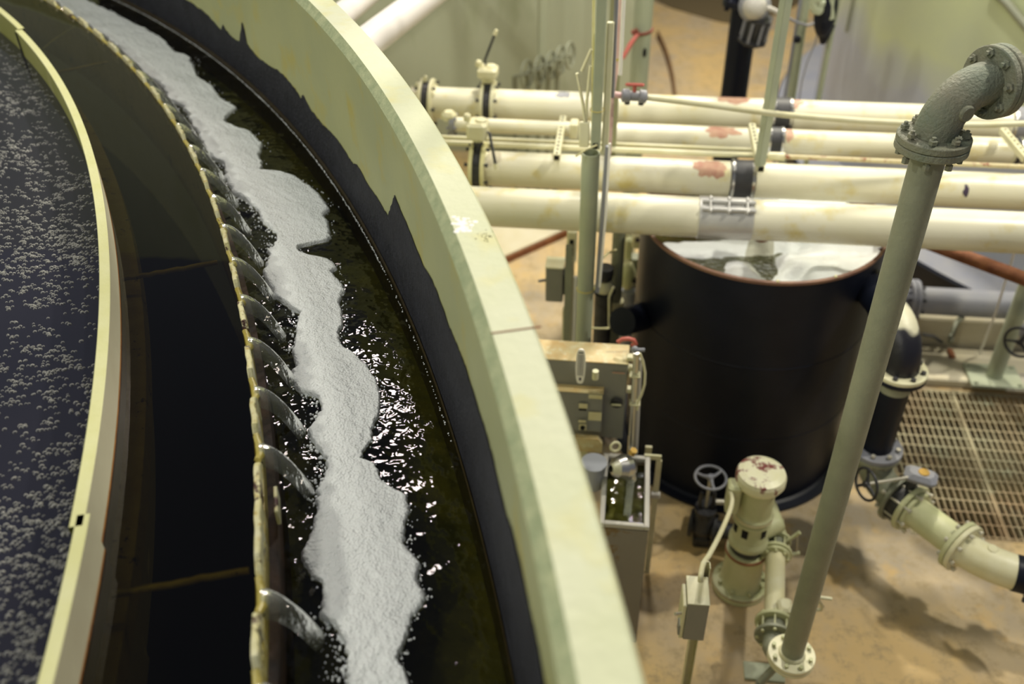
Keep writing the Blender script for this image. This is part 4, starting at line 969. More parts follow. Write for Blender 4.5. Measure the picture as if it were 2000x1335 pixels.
# lever valve
lv = thing('wafer_valve', e1, 'pale green wafer valve with two lever arms beside the pump', 'valve')
mb = MB(); flange(mb, e1, PD, .085, .018); mb.build('flange', M['pump'], lv); mb = MB(); bolts(mb, e1 + PD * .045, PD, .070, 8, .009, .15, .2); mb.build('long_bolts', M['pump'], lv)
mb = MB(); flange(mb, e1 + PD * .09, PD, .09, .018); mb.build('flange', M['pump'], lv)
MB().lathe([(.045, .01), (.056, .012), (.056, .078), (.045, .08)], e1, PD, 24).build('body', M['sage'], lv)
for v0_, v1_ in (((1522, 1062), (1562, 1039)), ((1530, 1081), (1562, 1079))):
    MB().tube([YP(*v0_, e1.y - .03), YP((v0_[0] + v1_[0]) / 2, (v0_[1] + v1_[1]) / 2 + 2, e1.y - .03), YP(*v1_, e1.y - .03)], [.014, .009, .012], 8).build('lever_arm', M['pump'], lv)
MB().cyl(YP(1558, 1044, e1.y - .03), YP(1556, 1080, e1.y - .03), .004, seg=6).build('link_rod', M['steel2'], lv)
# delivery pipe to the crank valve
a_ = e1 + PD * .10; L = (e2 - a_).length
dp = thing('delivery_pipe', a_, 'short pale cream pipe running low over the floor from the pump to the leaning riser', 'pipe')
MB().cyl(a_, e2, .053, seg=32).build('pipe', M['cream2'], dp); mb = MB(); flange(mb, a_ + PD * .008, PD, .078, .016); bolts(mb, a_ + PD * .008, PD, .066, 8, .009, .05, .1); mb.build('flange', M['pump'], dp)
# riser foot
RB = G(1545, 1281, .45); RBz = .45
cv = thing('crank_valve', e2, 'flanged valve with a cranked handle at the foot of the leaning riser', 'valve')
mb = MB(); flange(mb, e2, PD, .098, .020); mb.build('flange', M['pump'], cv); mb = MB(); flange(mb, e2 + PD * .085, PD, .098, .020); mb.build('flange', M['sage'], cv)
mb = MB(); bolts(mb, e2 + PD * .042, PD, .082, 8, .009, .13, .1); mb.build('long_bolts', M['pump'], cv); MB().lathe([(.05, .01), (.06, .012), (.06, .075), (.05, .078)], e2, PD, 24).build('body', M['sage'], cv)
g = YP(1532, 1188, e2.y + .04); MB().box(g, (.072, .09, .085), bev=.014).build('gear_box', M['cream2'], cv)
yy = g.y; mb = MB(); mb.tube([g, YP(1590, 1191, yy), YP(1604, 1190, yy), YP(1606, 1184, yy), YP(1597, 1169, yy), YP(1600, 1166, yy), YP(1624, 1169, yy)], .0095, 8); mb.build('crank_handle', M['cream2'], cv)
rp = thing('riser_pipe', up(RB, 0), 'tall sage green flanged pipe leaning across the right of the picture', 'pipe')
# base elbow
f1 = e2 + PD * .095; C1 = Vector((RB.x, RB.y, RBz - .012))
bend = [f1, f1 + PD * .06]
for k in range(1, 8):
    a = k / 8; P0_, P1_, P2_ = f1 + PD * .06, Vector((RB.x, RB.y, ZD - .0)), C1 - ZZ * .02
    bend.append(P0_ * (1 - a) ** 2 + P1_ * 2 * a * (1 - a) + P2_ * a * a)
bend.append(C1)
MB().tube(bend, .057, 24).build('foot_elbow', M['sage'], rp)
mb = MB(); flange(mb, up(RB, RBz - .012), ZZ, .112, .022); mb.build('lower_flange', M['cream2'], rp)
mb = MB(); flange(mb, up(RB, RBz + .014), ZZ, .112, .022); fo = mb.build('lower_flange', M['cream2'], rp)
mb = MB(); bolts(mb, up(RB, RBz + .001), ZZ, .090, 8, .011, .085, .25); mb.build('flange_bolts', M['pump'], fo)
MB().lathe([(.060, .022), (.064, .03), (.060, .04), (.053, .045)], up(RB, RBz), ZZ, 32).build('weld_collar', M['cream2'], rp)
ZR = 3.13
MB().cyl(up(RB, RBz + .02), up(RB, ZR), .0535, seg=48).build('pipe', M['sage'], rp)
MB().lathe([(.0535, 0), (.0545, .003), (.0535, .006)], up(RB, .98), ZZ, 40).build('weld_seam', M['sage'], rp)
mb = MB(); flange(mb, up(RB, ZR), ZZ, .112, .024); fo = mb.build('upper_flange', M['sage2'], rp)
MB().box(up(RB, .10) + V(-.11, .02, 0), (.035, .035, .20)).build('stand_leg', M['sage'], rp)
MB().cyl(up(RB, .20) + V(-.11, .02, 0), up(RB, ZD - .05) + V(-.03, .06, 0), .02, seg=10).build('stand_arm', M['sage'], rp)
bp_ = G(1492, 1312, .01); MB().box(bp_, (.21, .105, .02), X=AX, bev=.003).build('base_plate', M['post'], rp)
# top elbow
el = thing('pipe_elbow', up(RB, ZR + .03), 'dusty grey green cast pipe elbow bolted on top of the leaning riser', 'elbow')
th = dg(20); D = Vector((math.cos(th), math.sin(th), 0)); ER = .145
zc = ZR + .026 + ER + .01
arc = [up(RB, ZR + .02), up(RB, ZR + .036)]
for k in range(1, 13):
    a = k / 12 * PI / 2; arc.append(Vector((RB.x, RB.y, ZR + .036)) + D * ER * (1 - math.cos(a)) + ZZ * ER * math.sin(a))
arc.append(arc[-1] + D * .02)
MB().tube(arc, [.066] * 2 + [.0665] * 12 + [.066], 36, caps=False).build('elbow_body', M['sage2'], el)
mb = MB(); flange(mb, up(RB, ZR + .026), ZZ, .112, .024); fo = mb.build('lower_flange', M['sage2'], el)
for k in range(8):
    a = 2 * PI * k / 8 + .35; q = up(RB, ZR + .026) + V(math.cos(a), math.sin(a), 0) * .090
    MB().lathe([(0, -.068), (.012, -.068), (.012, -.052), (.008, -.05), (.008, .018), (.014, .018), (.014, .030), (.007, .032), (.007, .040), (0, .041)], q, ZZ, 6, smooth=False).build('bolt', M['sage2'], fo)
oc = arc[-1]
mb = MB(); flange(mb, oc + D * .0, D, .112, .024); fo2 = mb.build('outlet_flange', M['sage2'], el)
mb = MB(); flange(mb, oc + D * .028, D, .112, .026); mb.build('mating_flange', M['sage2'], el)
X = D.cross(ZZ).normalized()
for k in range(8):
    a = 2 * PI * k / 8 + .2; q = oc + D * .014 + (X * math.cos(a) + ZZ * math.sin(a)) * .090
    MB().lathe([(0, -.048), (.008, -.047), (.008, -.036), (.015, -.034), (.015, -.020), (.008, -.018), (.008, .018), (.015, .028), (.015, .04), (0, .04)], q, D, 6, smooth=False).build('bolt', M['sage2'], fo2)
MB().cyl(oc + D * .04, oc + D * 1.6, .0535, seg=36).build('onward_pipe', M['sage2'], el)
ca = PI / 4 * .9; boss = Vector((RB.x, RB.y, ZR + .036)) + D * ER * (1 - math.cos(ca)) + ZZ * ER * math.sin(ca); bn = (X * .95 + V(0, 0, -.05)).normalized()
bn = bn if bn.y < 0 else -bn
MB().lathe([(.026, .045), (.026, .070), (.022, .074), (0, .074)], boss, bn, 20).build('plug_boss', M['sage2'], el)

# ================================================================== SWITCH BOX ON POST
S = G(1365, 1181, 1.0)
t = thing('switch_box', up(S, 1.0), 'small cream and grey switch box on a slim channel post in front of the pump', 'switch')
Xs = (AX * 1.0 + BX * .02).normalized(); Ys = ZZ.cross(Xs)
w = .094; h = .255; dd = .155
MB().box(S + Ys * dd / 2 - ZZ * h / 2, (w, dd, h), X=Xs, bev=.003).build('enclosure', M['grey'], t)
MB().box(S + Ys * dd / 2 + ZZ * .002, (w + .004, dd + .004, .006), X=Xs, bev=.002).build('lid', M['cream2'], t, 'lit cream top plate')  # light on the box top put into the paler colour
MB().box(S + Ys * (dd * .5 - .01) - Xs * (w / 2 + .010) - ZZ * (h / 2 + .01), (.018, dd * .82, h * .92), X=Xs, bev=.004).build('side_cover', M['cream2'], t)
MB().cyl(S - Xs * (w / 2 + .015) + Ys * .02 - ZZ * .09, S - Xs * (w / 2 + .05) + Ys * .0 - ZZ * .075, .008, seg=8).build('lever', M['steel2'], t)
MB().box(S - Xs * (w / 2 + .016) + Ys * .03 - ZZ * .20, (.02, .05, .07), X=Xs, bev=.004).build('latch', M['grey'], t)
pp_ = S + Ys * (dd + .024) + Xs * .034
mb = MB()
for s, (sx, sy) in enumerate(((.042, .004), (.004, .042), (.004, .042))):
    off = [Ys * .019, -Xs * .019, Xs * .019][s]; mb.box(up(pp_, .53) + off, (sx, sy, 1.06), X=Xs)
mb.build('channel_post', M['chan'], t)
MB().box(up(pp_, .004), (.14, .12, .008), X=Xs).build('post_foot', M['grey'], t)

# ================================================================== RIGHT SIDE PIPEWORK
DD = Vector((.53, -.85, 0)).normalized()
PE = G(1757, 720, 1.30); VX = Vector((PE.x, PE.y, 0)); pr_ = .084
t = thing('black_downpipe', up(VX, .75), 'black upright outlet pipe of the tank, right behind the leaning riser', 'pipe')
MB().cyl(up(VX, .72), up(VX, 1.20), pr_, seg=40).build('pipe', M['black'], t)
MB().cyl(up(VX, 1.17), up(VX, 1.275), pr_ + .001, seg=40, caps=False).build('painted_collar', M['sage'], t, 'sage green painted top')
mb = MB(); flange(mb, up(VX, 1.272), ZZ, .143, .026); mb.build('upper_flange', M['black'], t)
mb = MB(); flange(mb, up(VX, .735), ZZ, .143, .026); fo = mb.build('lower_flange', M['bluegrey'], t); mb = MB(); bolts(mb, up(VX, .72), ZZ, .115, 8, .013, .10, .3); mb.build('flange_bolts', M['steel2'], fo)
t = thing('outlet_elbow', up(VX, 1.3), 'elbow half painted black and half cream between the tank and its downpipe', 'elbow')
TD = Vector((-.12, .99, 0)).normalized(); EC = .2
arc = [up(VX, 1.30)]
for k in range(0, 11):
    a = k / 10 * PI / 2; arc.append(up(VX, 1.31) + TD * EC * (1 - math.cos(a)) + ZZ * EC * math.sin(a))
MB().cyl(arc[-1] - TD * .01, arc[-1] + TD * .33, pr_ + .011, seg=36).build('inlet_neck', M['black'], t, 'black straight neck')
MB().tube(arc, pr_ + .012, 36, caps=False).build('elbow_body', mat('black_over_cream_paint', (.62, .60, .44), .4, bump=.2), t)
em = bpy.data.materials['black_over_cream_paint']; two_paint(em, (.010, .010, .016), 1.59, 1.61, .14, 6)
mb = MB(); flange(mb, up(VX, 1.298), ZZ, .143, .024); fo = mb.build('flange', M['cream2'], t)
for k in range(8):
    a = 2 * PI * k / 8 + .25; q = up(VX, 1.285) + V(math.cos(a), math.sin(a), 0) * .118
    MB().lathe([(0, -.035), (.014, -.035), (.014, .040), (0, .042)], q, ZZ, 6, smooth=False).build('bolt', M['blackm'], fo)
# bottom spool, butterfly valve and diagonal pipe
ZB = .50
t = thing('foot_bend', up(VX, ZB), 'sage green bend under the black downpipe', 'elbow')
arc = []
for k in range(0, 11):
    a = k / 10 * PI / 2; arc.append(up(VX, .70) + DD * .19 * (1 - math.cos(a)) - ZZ * .19 * math.sin(a))
MB().tube([up(VX, .715)] + arc + [arc[-1] + DD * .02], pr_ + .008, 32, caps=False).build('bend', M['sage'], t)
mb = MB(); flange(mb, up(VX, .708), ZZ, .143, .024); mb.build('flange', M['sage'], t)
f0 = arc[-1] + DD * .02; mb = MB(); flange(mb, f0, DD, .143, .024); mb.build('flange', M['sage'], t)
t = thing('butterfly_valve', f0 + DD * .05, 'black butterfly valve with gear box and thin handwheel at the foot of the downpipe', 'valve')
MB().lathe([(.10, -.03), (.122, -.028), (.122, .028), (.10, .03)], f0 + DD * .045, DD, 36).build('valve_body', M['blackm'], t)
gb = f0 + DD * .045 + ZZ * .215 + AX * .02; MB().cyl(f0 + DD * .045 + ZZ * .11, gb, .026, seg=14).build('neck', M['blackm'], t)
MB().box(gb + AX * .02, (.17, .115, .062), X=(AX * 1 - BX * .35), bev=.022).build('gear_box', M['bluegrey'], t)
MB().lathe([(.030, 0), (.028, .005), (0, .006)], gb + AX * .03 + ZZ * .031, ZZ, 16).build('rust_spot', M['brass'], t, 'orange rust spot')
wc = YP(1692, 945, gb.y - .09); wa = (gb - wc).normalized()
MB().cyl(wc, gb, .009, seg=8).build('shaft', M['steel2'], t)
wheel(t, wc, -wa, .088, M['blackm'], .008, 3, ph=.6)
fB = f0 + DD * .092
t = thing('slanting_pipe', fB, 'wide pale green flanged pipe slanting down right over the floor by the grating', 'pipe')
mb = MB(); flange(mb, fB, DD, .143, .026); flange(mb, fB + DD * .028, DD, .118, .02); fo = mb.build('flange', M['pump'], t)
mb = MB(); bolts(mb, fB - DD * .04, DD, .122, 8, .013, .19, .2); mb.build('long_bolts', M['steel2'], fo)
e3 = G(1866, 1068, ZB); Lp = (e3 - fB).dot(DD)
MB().cyl(fB + DD * .02, fB + DD * Lp, pr_ + .004, seg=40).build('pipe', M['pump'], t)
fC = fB + DD * Lp; mb = MB(); flange(mb, fC, DD, .143, .026); mb.build('flange', M['pump'], t)
t = thing('reducing_elbow', fC + DD * .03, 'pale green elbow ending in a black coupling at the right edge', 'elbow')
mb = MB(); flange(mb, fC + DD * .030, DD, .143, .026); fo = mb.build('flange', M['cream2'], t); mb = MB(); bolts(mb, fC + DD * .015, DD, .120, 8, .013, .10, .2); mb.build('flange_bolts', M['steel2'], fo)
ED = Vector((.93, -.36, 0)).normalized(); arc = []
b0 = fC + DD * .03; b1 = fC + DD * .17; b2 = b1 + ED * .22
for k in range(13):
    a = k / 12; arc.append(b0 * (1 - a) ** 2 + b1 * 2 * a * (1 - a) + b2 * a * a)
MB().tube(arc, pr_ + .010, 36).build('elbow_body', M['cream2'], t)
MB().lathe([(.028, .07), (.028, .098), (.02, .102), (0, .102)], (b0 + b1) / 2 + ED * .05, V(.15, -.1, 1), 18).build('plug_boss', M['cream2'], t)
MB().lathe([(pr_ + .011, -.06), (pr_ + .013, -.055), (pr_ + .013, .02), (pr_ + .011, .03)], b2 - ED * .03, ED, 36).build('black_band', M['black'], t)
t = thing('black_coupling', b2 + ED * .03, 'black bolted coupling cut off by the right edge of the picture', 'coupling')
mb = MB(); flange(mb, b2 + ED * .012, ED, .148, .03); mb.build('flange', M['black'], t); mb = MB(); flange(mb, b2 + ED * .10, ED, .148, .03); mb.build('flange', M['black'], t); mb = MB(); bolts(mb, b2 + ED * .055, ED, .125, 8, .014, .16, .1); mb.build('long_bolts', M['blackm'], t)
MB().cyl(b2, b2 + ED * .9, pr_ + .01, seg=36).build('pipe', M['black'], t)
# grey pipe along the curb
P = G(1880, 591, .47); r_ = 27 / FPX * (P - CP).dot(RF); a = along(P, AX, 1640); b = along(P, AX, 2150)
t = thing('grey_pipe', a, 'thick blue grey pipe lying behind the curb on the right, flanged at its left end', 'pipe')
MB().cyl(a, b, r_, seg=40).build('pipe', M['bluegrey'], t)
fc = along(P, AX, 1786); mb = MB(); flange(mb, fc, AX, .152, .028); flange(mb, fc - AX * .034, AX, .152, .028); fo = mb.build('flange_pair', M['bluegrey'], t); mb = MB(); bolts(mb, fc - AX * .017, AX, .125, 8, .013, .12, .2); mb.build('flange_bolts', M['blackm'], fo)
# strap bracket on curb
q = G(1866, 650, .31)
t = MB().tube([G(1880, 618, .36), YP(1868, 630, q.y), YP(1857, 660, q.y - .12), G(1856, 668, .07)], .020, 6).build('pipe_strap', M['sage']); tag(t, 'bent sage steel strap holding the grey pipe to the curb', 'strap')
o = MB().box(G(1858, 690, .085), (.04, .10, .02), X=AX, bev=.003).build('rusty_clip', M['rust']); tag(o, 'rusty clip on the curb below the strap', 'clip')
o = MB().tube([G(1800, 652, .31), G(1822, 656, .31), G(1840, 668, .24)], .012, 8).build('dark_hose', M['blackm']); tag(o, 'short dark hose on the curb left of the strap', 'hose')
# rusty diagonal pipe at right
o = MB().cyl(G(1790, 466, 1.45), G(2060, 566, 1.45), .040, seg=24).build('rusty_pipe', M['rust']); tag(o, 'rusty red pipe slanting below the front cream pipe at the right edge', 'pipe')
# right post on plate
b = G(1940, 735, .085)
t = thing('support_post', b, 'stout pale green post on a square base plate by the grating', 'post')
MB().box(b, (.36, .26, .024), bev=.003).build('base_plate', M['post'], t)
MB().cyl(b, up(b, 1.62), .056, seg=32).build('shaft', M['post'], t)
for s in ((-1, -1), (1, -1), (1, 1), (-1, 1)): MB().lathe([(.014, .012), (.014, .026), (0, .027)], b + AX * s[0] * .15 + BX * s[1] * .10, ZZ, 6, smooth=False).build('anchor_bolt', M['post'], t)
MB().tube([G(1913, 690, .1), YP(1945, 610, b.y - .05), YP(1985, 480, b.y - .1)], .008, 8).build('drop_tube', M['white'], t, 'thin white tube')
o = MB().box(G(2000, 748, .075), (.3, .2, .02)).build('floor_plate', M['steel2']); tag(o, 'flat steel plate on the floor right of the post plate', 'plate')
# valve cut by right edge
c = YP(1999, 655, 5.0)
t = thing('edge_valve', c, 'blue grey valve with a dark handwheel cut off by the right edge of the picture', 'valve')
MB().sphere(c + V(.06, 0, .02), .085, 18, 12).build('body', M['bluegrey'], t)
wheel(t, YP(1992, 668, 4.85), (-.75, -.6, .1), .098, M['blackm'], .010, 3)
MB().cyl(YP(1992, 668, 4.85), c + V(.06, 0, 0), .012, seg=8).build('stem', M['blackm'], t)
MB().cyl(c + V(.06, 0, 0), c + V(.06, 0, 0) + AX * .8, .05, seg=16).build('stub', M['bluegrey'], t)
# grating
t = thing('floor_grating', fromab(ga0, gb0, 0), 'rusty steel bar grating set in the floor at right', 'grating')
mid = ga0 + (ga1 - ga0) * .0; sp = .040; x = ga0 + .02
seam = abw(G(1895, 860))[0]
mb = MB()
while x < ga1:
    mb.box(fromab(x, (gb0 + gb1) / 2, -.014), (.006, gb1 - gb0 - .01, .028)); x += sp
mb.build('bearing_bars', M['grate'], t)
mb = MB(); y = gb0 + .03
while y < gb1:
    mb.box(fromab((ga0 + ga1) / 2, y, -.004), (ga1 - ga0 - .01, .007, .007)); y += .098
mb.build('cross_rods', M['grate'], t)
mb = MB()
for xx in (seam, ga0 + .004): mb.box(fromab(xx, (gb0 + gb1) / 2, -.012), (.010, gb1 - gb0 - .01, .03))
for yy in (gb0 + .006, gb1 - .006): mb.box(fromab((ga0 + ga1) / 2, yy, -.012), (ga1 - ga0 - .01, .008, .03))
mb.build('edge_band', M['grate'], t)

# ================================================================== CABINETS LEFT OF THE BLACK TANK
zc = 1.5; fr = G(1227, 712, zc); H = zc - YP(1217, 857, fr.y).z; dpth = .155; W_ = .62
t = thing('electric_cabinet', fr, 'big grey electric cabinet with a rust stained, lit cream top beside the clarifier rim', 'cabinet')
ctr = fr - AX * W_ / 2 + BX * dpth / 2
MB().box(ctr - ZZ * H / 2, (W_, dpth, H), bev=.004).build('body', M['grey'], t)
MB().box(ctr + ZZ * .003, (W_ + .006, dpth + .006, .006), bev=.002).build('top', M['greytop'], t, 'rust stained, lit cream top')
q = YP(1204, 786, fr.y - .004); F = -BX
MB().lathe([(0, 0), (.032, 0), (.032, .006), (.028, .009), (0, .009)], q, F, 28).build('dial', M['blackm'], t)
MB().box(q + F * .016, (.054, .014, .012), bev=.004).build('dial_handle', M['chan'], t)
MB().box(YP(1208, 728, fr.y - .002), (.062, .002, .006)).build('nameplate', M['oxide'], t, 'small maroon plate')
MB().box(up(ctr, .45) - AX * .22, (.05, .05, .90)).build('stand_leg', M['chan'], t); MB().box(up(ctr, .45) + AX * .10, (.05, .05, .90)).build('stand_leg', M['chan'], t)
# smaller box in front
z2 = 1.34; f2 = G(1178, 770, z2); d2 = max(.06, (fr - f2).dot(BX) - .003); H2 = z2 - YP(1173, 844, f2.y).z; W2 = .40
t = thing('control_box', f2, 'smaller grey control box with labels fixed before the electric cabinet', 'box')
c2_ = f2 - AX * W2 / 2 + BX * d2 / 2
MB().box(c2_ - ZZ * H2 / 2, (W2, d2, H2), bev=.004).build('body', M['grey'], t); MB().box(c2_ + ZZ * .003, (W2 + .005, d2 + .004, .006), bev=.002).build('top', M['greytop'], t, 'rust stained, lit cream top')
def plate(u, v, w, h, m, nm, lab=None, dy=.002, par=None, yb=None):
    q = YP(u, v, (yb if yb else f2.y) + 0); q = q + F * dy; return MB().box(q, (w, .002, h)).build(nm, m, par if par else t, lab)
kx = (f2 - CP).dot(RF) / FPX
plate(1163, 774, 27 * kx, 10 * kx, M['paper'], 'label'); plate(1139, 792, 17 * kx, 12 * kx, M['paper'], 'label'); plate(1138, 799, 15 * kx, 5 * kx, M['hole'], 'label_strip'); plate(1162, 812, 26 * kx, 22 * kx, M['paper'], 'label', 'torn yellowed label')
plate(1137, 822, 15 * kx, 6 * kx, M['paper'], 'label'); q = YP(1138, 833, f2.y) + F * .004; MB().lathe([(.012, 0), (.012, .010), (0, .012)], q, F, 16).build('keylock', M['hole'], t); plate(1138, 833, 15 * kx, 16 * kx, M['paper'], 'lock_plate')
q = YP(1163, 730, fr.y - .05); MB().cyl(q - ZZ * .03, q + ZZ * .02, .016, seg=10).build('conduit_nipple', M['chan'], t)
fp = YP(1160, 863, f2.y); MB().prism([fp + AX * x_ + ZZ * z_ for x_, z_ in ((-.10, -.045), (.045, -.045), (.045, .02), (.022, .05), (-.10, .05))], -BX * .03).build('flap', M['greytop'], t, 'rust streaked flap')
# thermometer
c = YP(1134, 714, f2.y + .02)
tm = thing('thermometer', c, 'white oval thermometer plate propped upright on the control box', 'thermometer')
pl = []
for k in range(40):
    a = 2 * PI * k / 40; cx_ = math.copysign(abs(math.cos(a)) ** .55, math.cos(a)); sy_ = math.copysign(abs(math.sin(a)) ** .8, math.sin(a))
    pl.append(c + AX * cx_ * .0255 * (1 - .10 * abs(sy_)) + ZZ * sy_ * .108)
MB().prism(pl, -BX * .008).build('plate', M['white'], tm)
MB().box(c - BX * .010 + ZZ * .012, (.004, .002, .13)).build('glass_tube', M['bluegrey'], tm)
mb = MB()
for s in (-1, 1):
    for k in range(15): mb.box(c - BX * .0092 + AX * s * .0105 + ZZ * (-.05 + k * .0088), (.008 if k % 2 else .011, .001, .0022))
mb.box(c - BX * .0092 + ZZ * .088, (.024, .001, .006)); mb.box(c - BX * .0092 - ZZ * .078, (.010, .001, .018))
mb.build('scale_marks', M['ink'], tm)
# conduit, hose, tap and dome to the right of the cabinet
yC = fr.y - .02
t = thing('standpipe', YP(1229, 885, yC), 'shiny pale standpipe clipped to the right side of the electric cabinet', 'pipe')
MB().cyl(YP(1231, 884, yC), YP(1243, 690, yC), .0165, seg=20).build('pipe', M['steel'], t)
MB().cyl(YP(1242, 884, yC + .03), YP(1251, 700, yC + .03), .010, seg=12).build('second_pipe', M['frame'], t)
for v in (731, 786): MB().box(YP(1240, v, yC - .005), (.055, .05, .012), bev=.003).build('pipe_clip', M['chan'], t)
for v in (697, 718, 760): MB().box(YP(1230, v, yC + .05), (.03, .04, .022), bev=.003).build('hinge', M['chan'], t)
MB().cyl(YP(1233, 683, yC), YP(1259, 683, yC), .010, seg=10).build('tap_bar', M['bluegrey'], t); MB().sphere(YP(1240, 682, yC), .018, 12, 8).build('tap', M['bluegrey'], t)
hp = [YP(u, v, yC - .02) for u, v in ((1250, 690), (1256, 706), (1260, 728), (1259, 750), (1253, 770), (1246, 784), (1245, 800))]
o = MB().tube(hp, .0065, 10).build('hose', M['cream2']); tag(o, 'cream hose bowing out to the right of the standpipe', 'hose')
o = MB().tube([YP(u, v, yC + .12) for u, v in ((1206, 668), (1216, 662), (1228, 661), (1238, 664), (1242, 671), (1234, 675))], .011, 8).build('red_hose', M['red']); tag(o, 'bit of red hose over the top right corner of the electric cabinet', 'hose')
# stainless dome and basin
ys = 3.42; c = YP(1217, 912, ys)
t = thing('steel_funnel', c, 'polished steel funnel with a brass nut above the sampling trough', 'funnel')
A = Vector((-.75, -.35, .25)).normalized(); MB().lathe([(.018, .075), (.03, .068), (.052, .045), (.066, .005), (.062, -.03), (.045, -.055), (.03, -.06), (0, -.06)], c, A, 36).build('bowl', M['steel'], t)
MB().lathe([(0, -.015), (.019, -.015), (.019, .015), (0, .015)], YP(1236, 882, ys), (.3, -.2, 1), 6, smooth=False).build('nut', M['brass'], t)
MB().tube(ring_pts(YP(1202, 872, ys), (.2, -1, .3), .024, 20), .007, 8, closed=True).build('ring', M['chan'], t)
MB().cyl(YP(1225, 897, ys), YP(1232, 935, ys), .022, .03, 16).build('spout', M['steel'], t)
# bucket lid
c = G(1160, 903, 1.02); t = thing('bucket', up(c, .86), 'pale blue grey bucket lid half hidden by the clarifier rim', 'bucket')
MB().lathe([(.052, -.16), (.064, -.006), (.068, -.006), (.068, .004), (.062, .006), (0, .006)], c, ZZ, 36).build('lid', mat('pale_blue_plastic', (.40, .42, .50), .45, bump=.02), t)
# sampling trough
zt = .92; a1_, a2_, a3_ = G(1190, 1026, zt), G(1268, 1033, zt), G(1272, 890, zt)
W3 = .245; L3 = .50; c3_ = a2_ - AX * W3 / 2 + BX * L3 / 2
t = thing('sampling_trough', up(c3_, 0), 'tall grey stained sampling box with a white framed trough of greenish water on top', 'trough')
mb = MB(); fw = .026
mb.box(c3_ - AX * (W3 / 2 - fw / 2), (fw, L3, .03), bev=.004); mb.box(c3_ + AX * (W3 / 2 - fw / 2), (fw, L3, .03), bev=.004); mb.box(c3_ - BX * (L3 / 2 - fw / 2), (W3 - 2 * fw, fw, .03), bev=.004); mb.box(c3_ + BX * (L3 / 2 - fw / 2), (W3 - 2 * fw, fw, .03), bev=.004)
mb.build('frame', M['frame'], t)
bm_ = mat('stained_grey_box', (.235, .215, .195), .6, c2=(.26, .24, .22), nscale=2, spots=(.22, .15, .07), sscale=3.6, sth=.545, bump=.05)
mb = MB(); th_ = .012
for s in (-1, 1): mb.box(up(c3_, (zt - .015) / 2) + AX * s * (W3 / 2 - th_ / 2 - .004), (th_, L3 - .01, zt - .03))
for s in (-1, 1): mb.box(up(c3_, (zt - .015) / 2) + BX * s * (L3 / 2 - th_ / 2 - .004), (W3 - .01, th_, zt - .03))
mb.build('box', bm_, t)
mb = MB(); mb.box(c3_ - ZZ * .14, (W3 - .035, L3 - .035, .004)); mb.build('algae_lining', mat('green_slimy_lining', (.16, .16, .04), .3, c2=(.45, .46, .42), nscale=7, bump=.6), t)
mb = MB(); n = 30; vs = []; fs = []
for i in range(n + 1):
    for j in range(n + 1):
        p = c3_ + AX * (i / n - .5) * (W3 - .036) + BX * (j / n - .5) * (L3 - .036); vs.append((p.x, p.y, zt - .045 + mn.noise(p * 22) * .004))
for i in range(n):
    for j in range(n): fs.append((i * (n + 1) + j, (i + 1) * (n + 1) + j, (i + 1) * (n + 1) + j + 1, i * (n + 1) + j + 1))
mb.add(vs, fs, True); o = mb.build('trough_water', M['wchan']); tag(o, 'rippling greenish water in the white framed sampling trough', 'water', kind='stuff')
# falling stream from funnel
o = MB().tube([YP(1232, 930, 3.42), YP(1230, 960, 3.36), up(YP(1226, 990, 3.25), zt - .04)], [.024, .018, .02], 12).build('sample_stream', M['jet']); tag(o, 'clear stream falling from the steel funnel into the trough', 'water')
# slotted stand behind the trough
t = thing('slotted_stand', up(G(1285, 895, .92), 0), 'narrow slotted steel stand between the trough and the black tank', 'stand')
pz = G(1288, 893, .93); MB().box(up(pz, .455), (.030, .012, .91)).build('upright', M['chan'], t)
MB().box(pz - AX * .035, (.09, .012, .03)).build('cross_arm', M['chan'], t); MB().box(up(pz, .455) - AX * .055 + BX * .10, (.035, .015, .91)).build('upright', M['chan'], t)
MB().box(up(pz, .66) - BX * .012, (.05, .03, .035), bev=.005).build('clamp', M['frame'], t)

# ================================================================== MACHINERY BEHIND THE POSTS
y = 4.75; c = YP(1084, 547, y); kx = (c - CP).dot(RF) / FPX
t = thing('disconnect_switch', c, 'grey disconnect switch with a lit cream top left of the pipe sleeve', 'switch')
MB().box(c, (34 * kx, .12, 62 * kx / .8), bev=.005).build('enclosure', M['grey'], t); MB().box(c + ZZ * (31 * kx / .8 + .004), (36 * kx, .125, .01), bev=.003).build('top', M['cream2'], t, 'lit cream top')  # cream top carries the light from above in its colour
MB().box(c + AX * 20 * kx, (.02, .10, .14), bev=.004).build('side_plate', M['blackm'], t); MB().cyl(c - AX * 16 * kx, c - AX * 30 * kx + ZZ * .02 - BX * .05, .009, seg=8).build('lever', M['bluegrey'], t)
MB().box(up(c, (c.z) / 2 - .1) + AX * .065, (.03, .03, c.z - .2)).build('stand_post', M['chan'], t)
for (u, w, m, nm, lab) in ((1112, 13, 'sage', 'channel_post', 'pale green channel post just left of the pipe sleeve'), (1124, 8, 'white', 'white_tube', 'short white tube beside the pipe sleeve'),):
    yy = 4.6; a = YP(u, 480 if m == 'sage' else 540, yy); b = YP(u - 3, 690 if m == 'sage' else 620, yy)
    o = (MB().box((a + up(b, 0) * 0 + Vector((a.x, a.y, 0))) / 2, (w * kx, w * kx, a.z)) if m == 'sage' else MB().cyl(up(a, 0), a, w * kx / 2, seg=14)).build(nm, M[m]); tag(o, lab, 'post')
t = thing('motor_stand', up(YP(1106, 480, 5.0), 0), 'cream bracket with a dark slot at the top of the channel post', 'bracket')
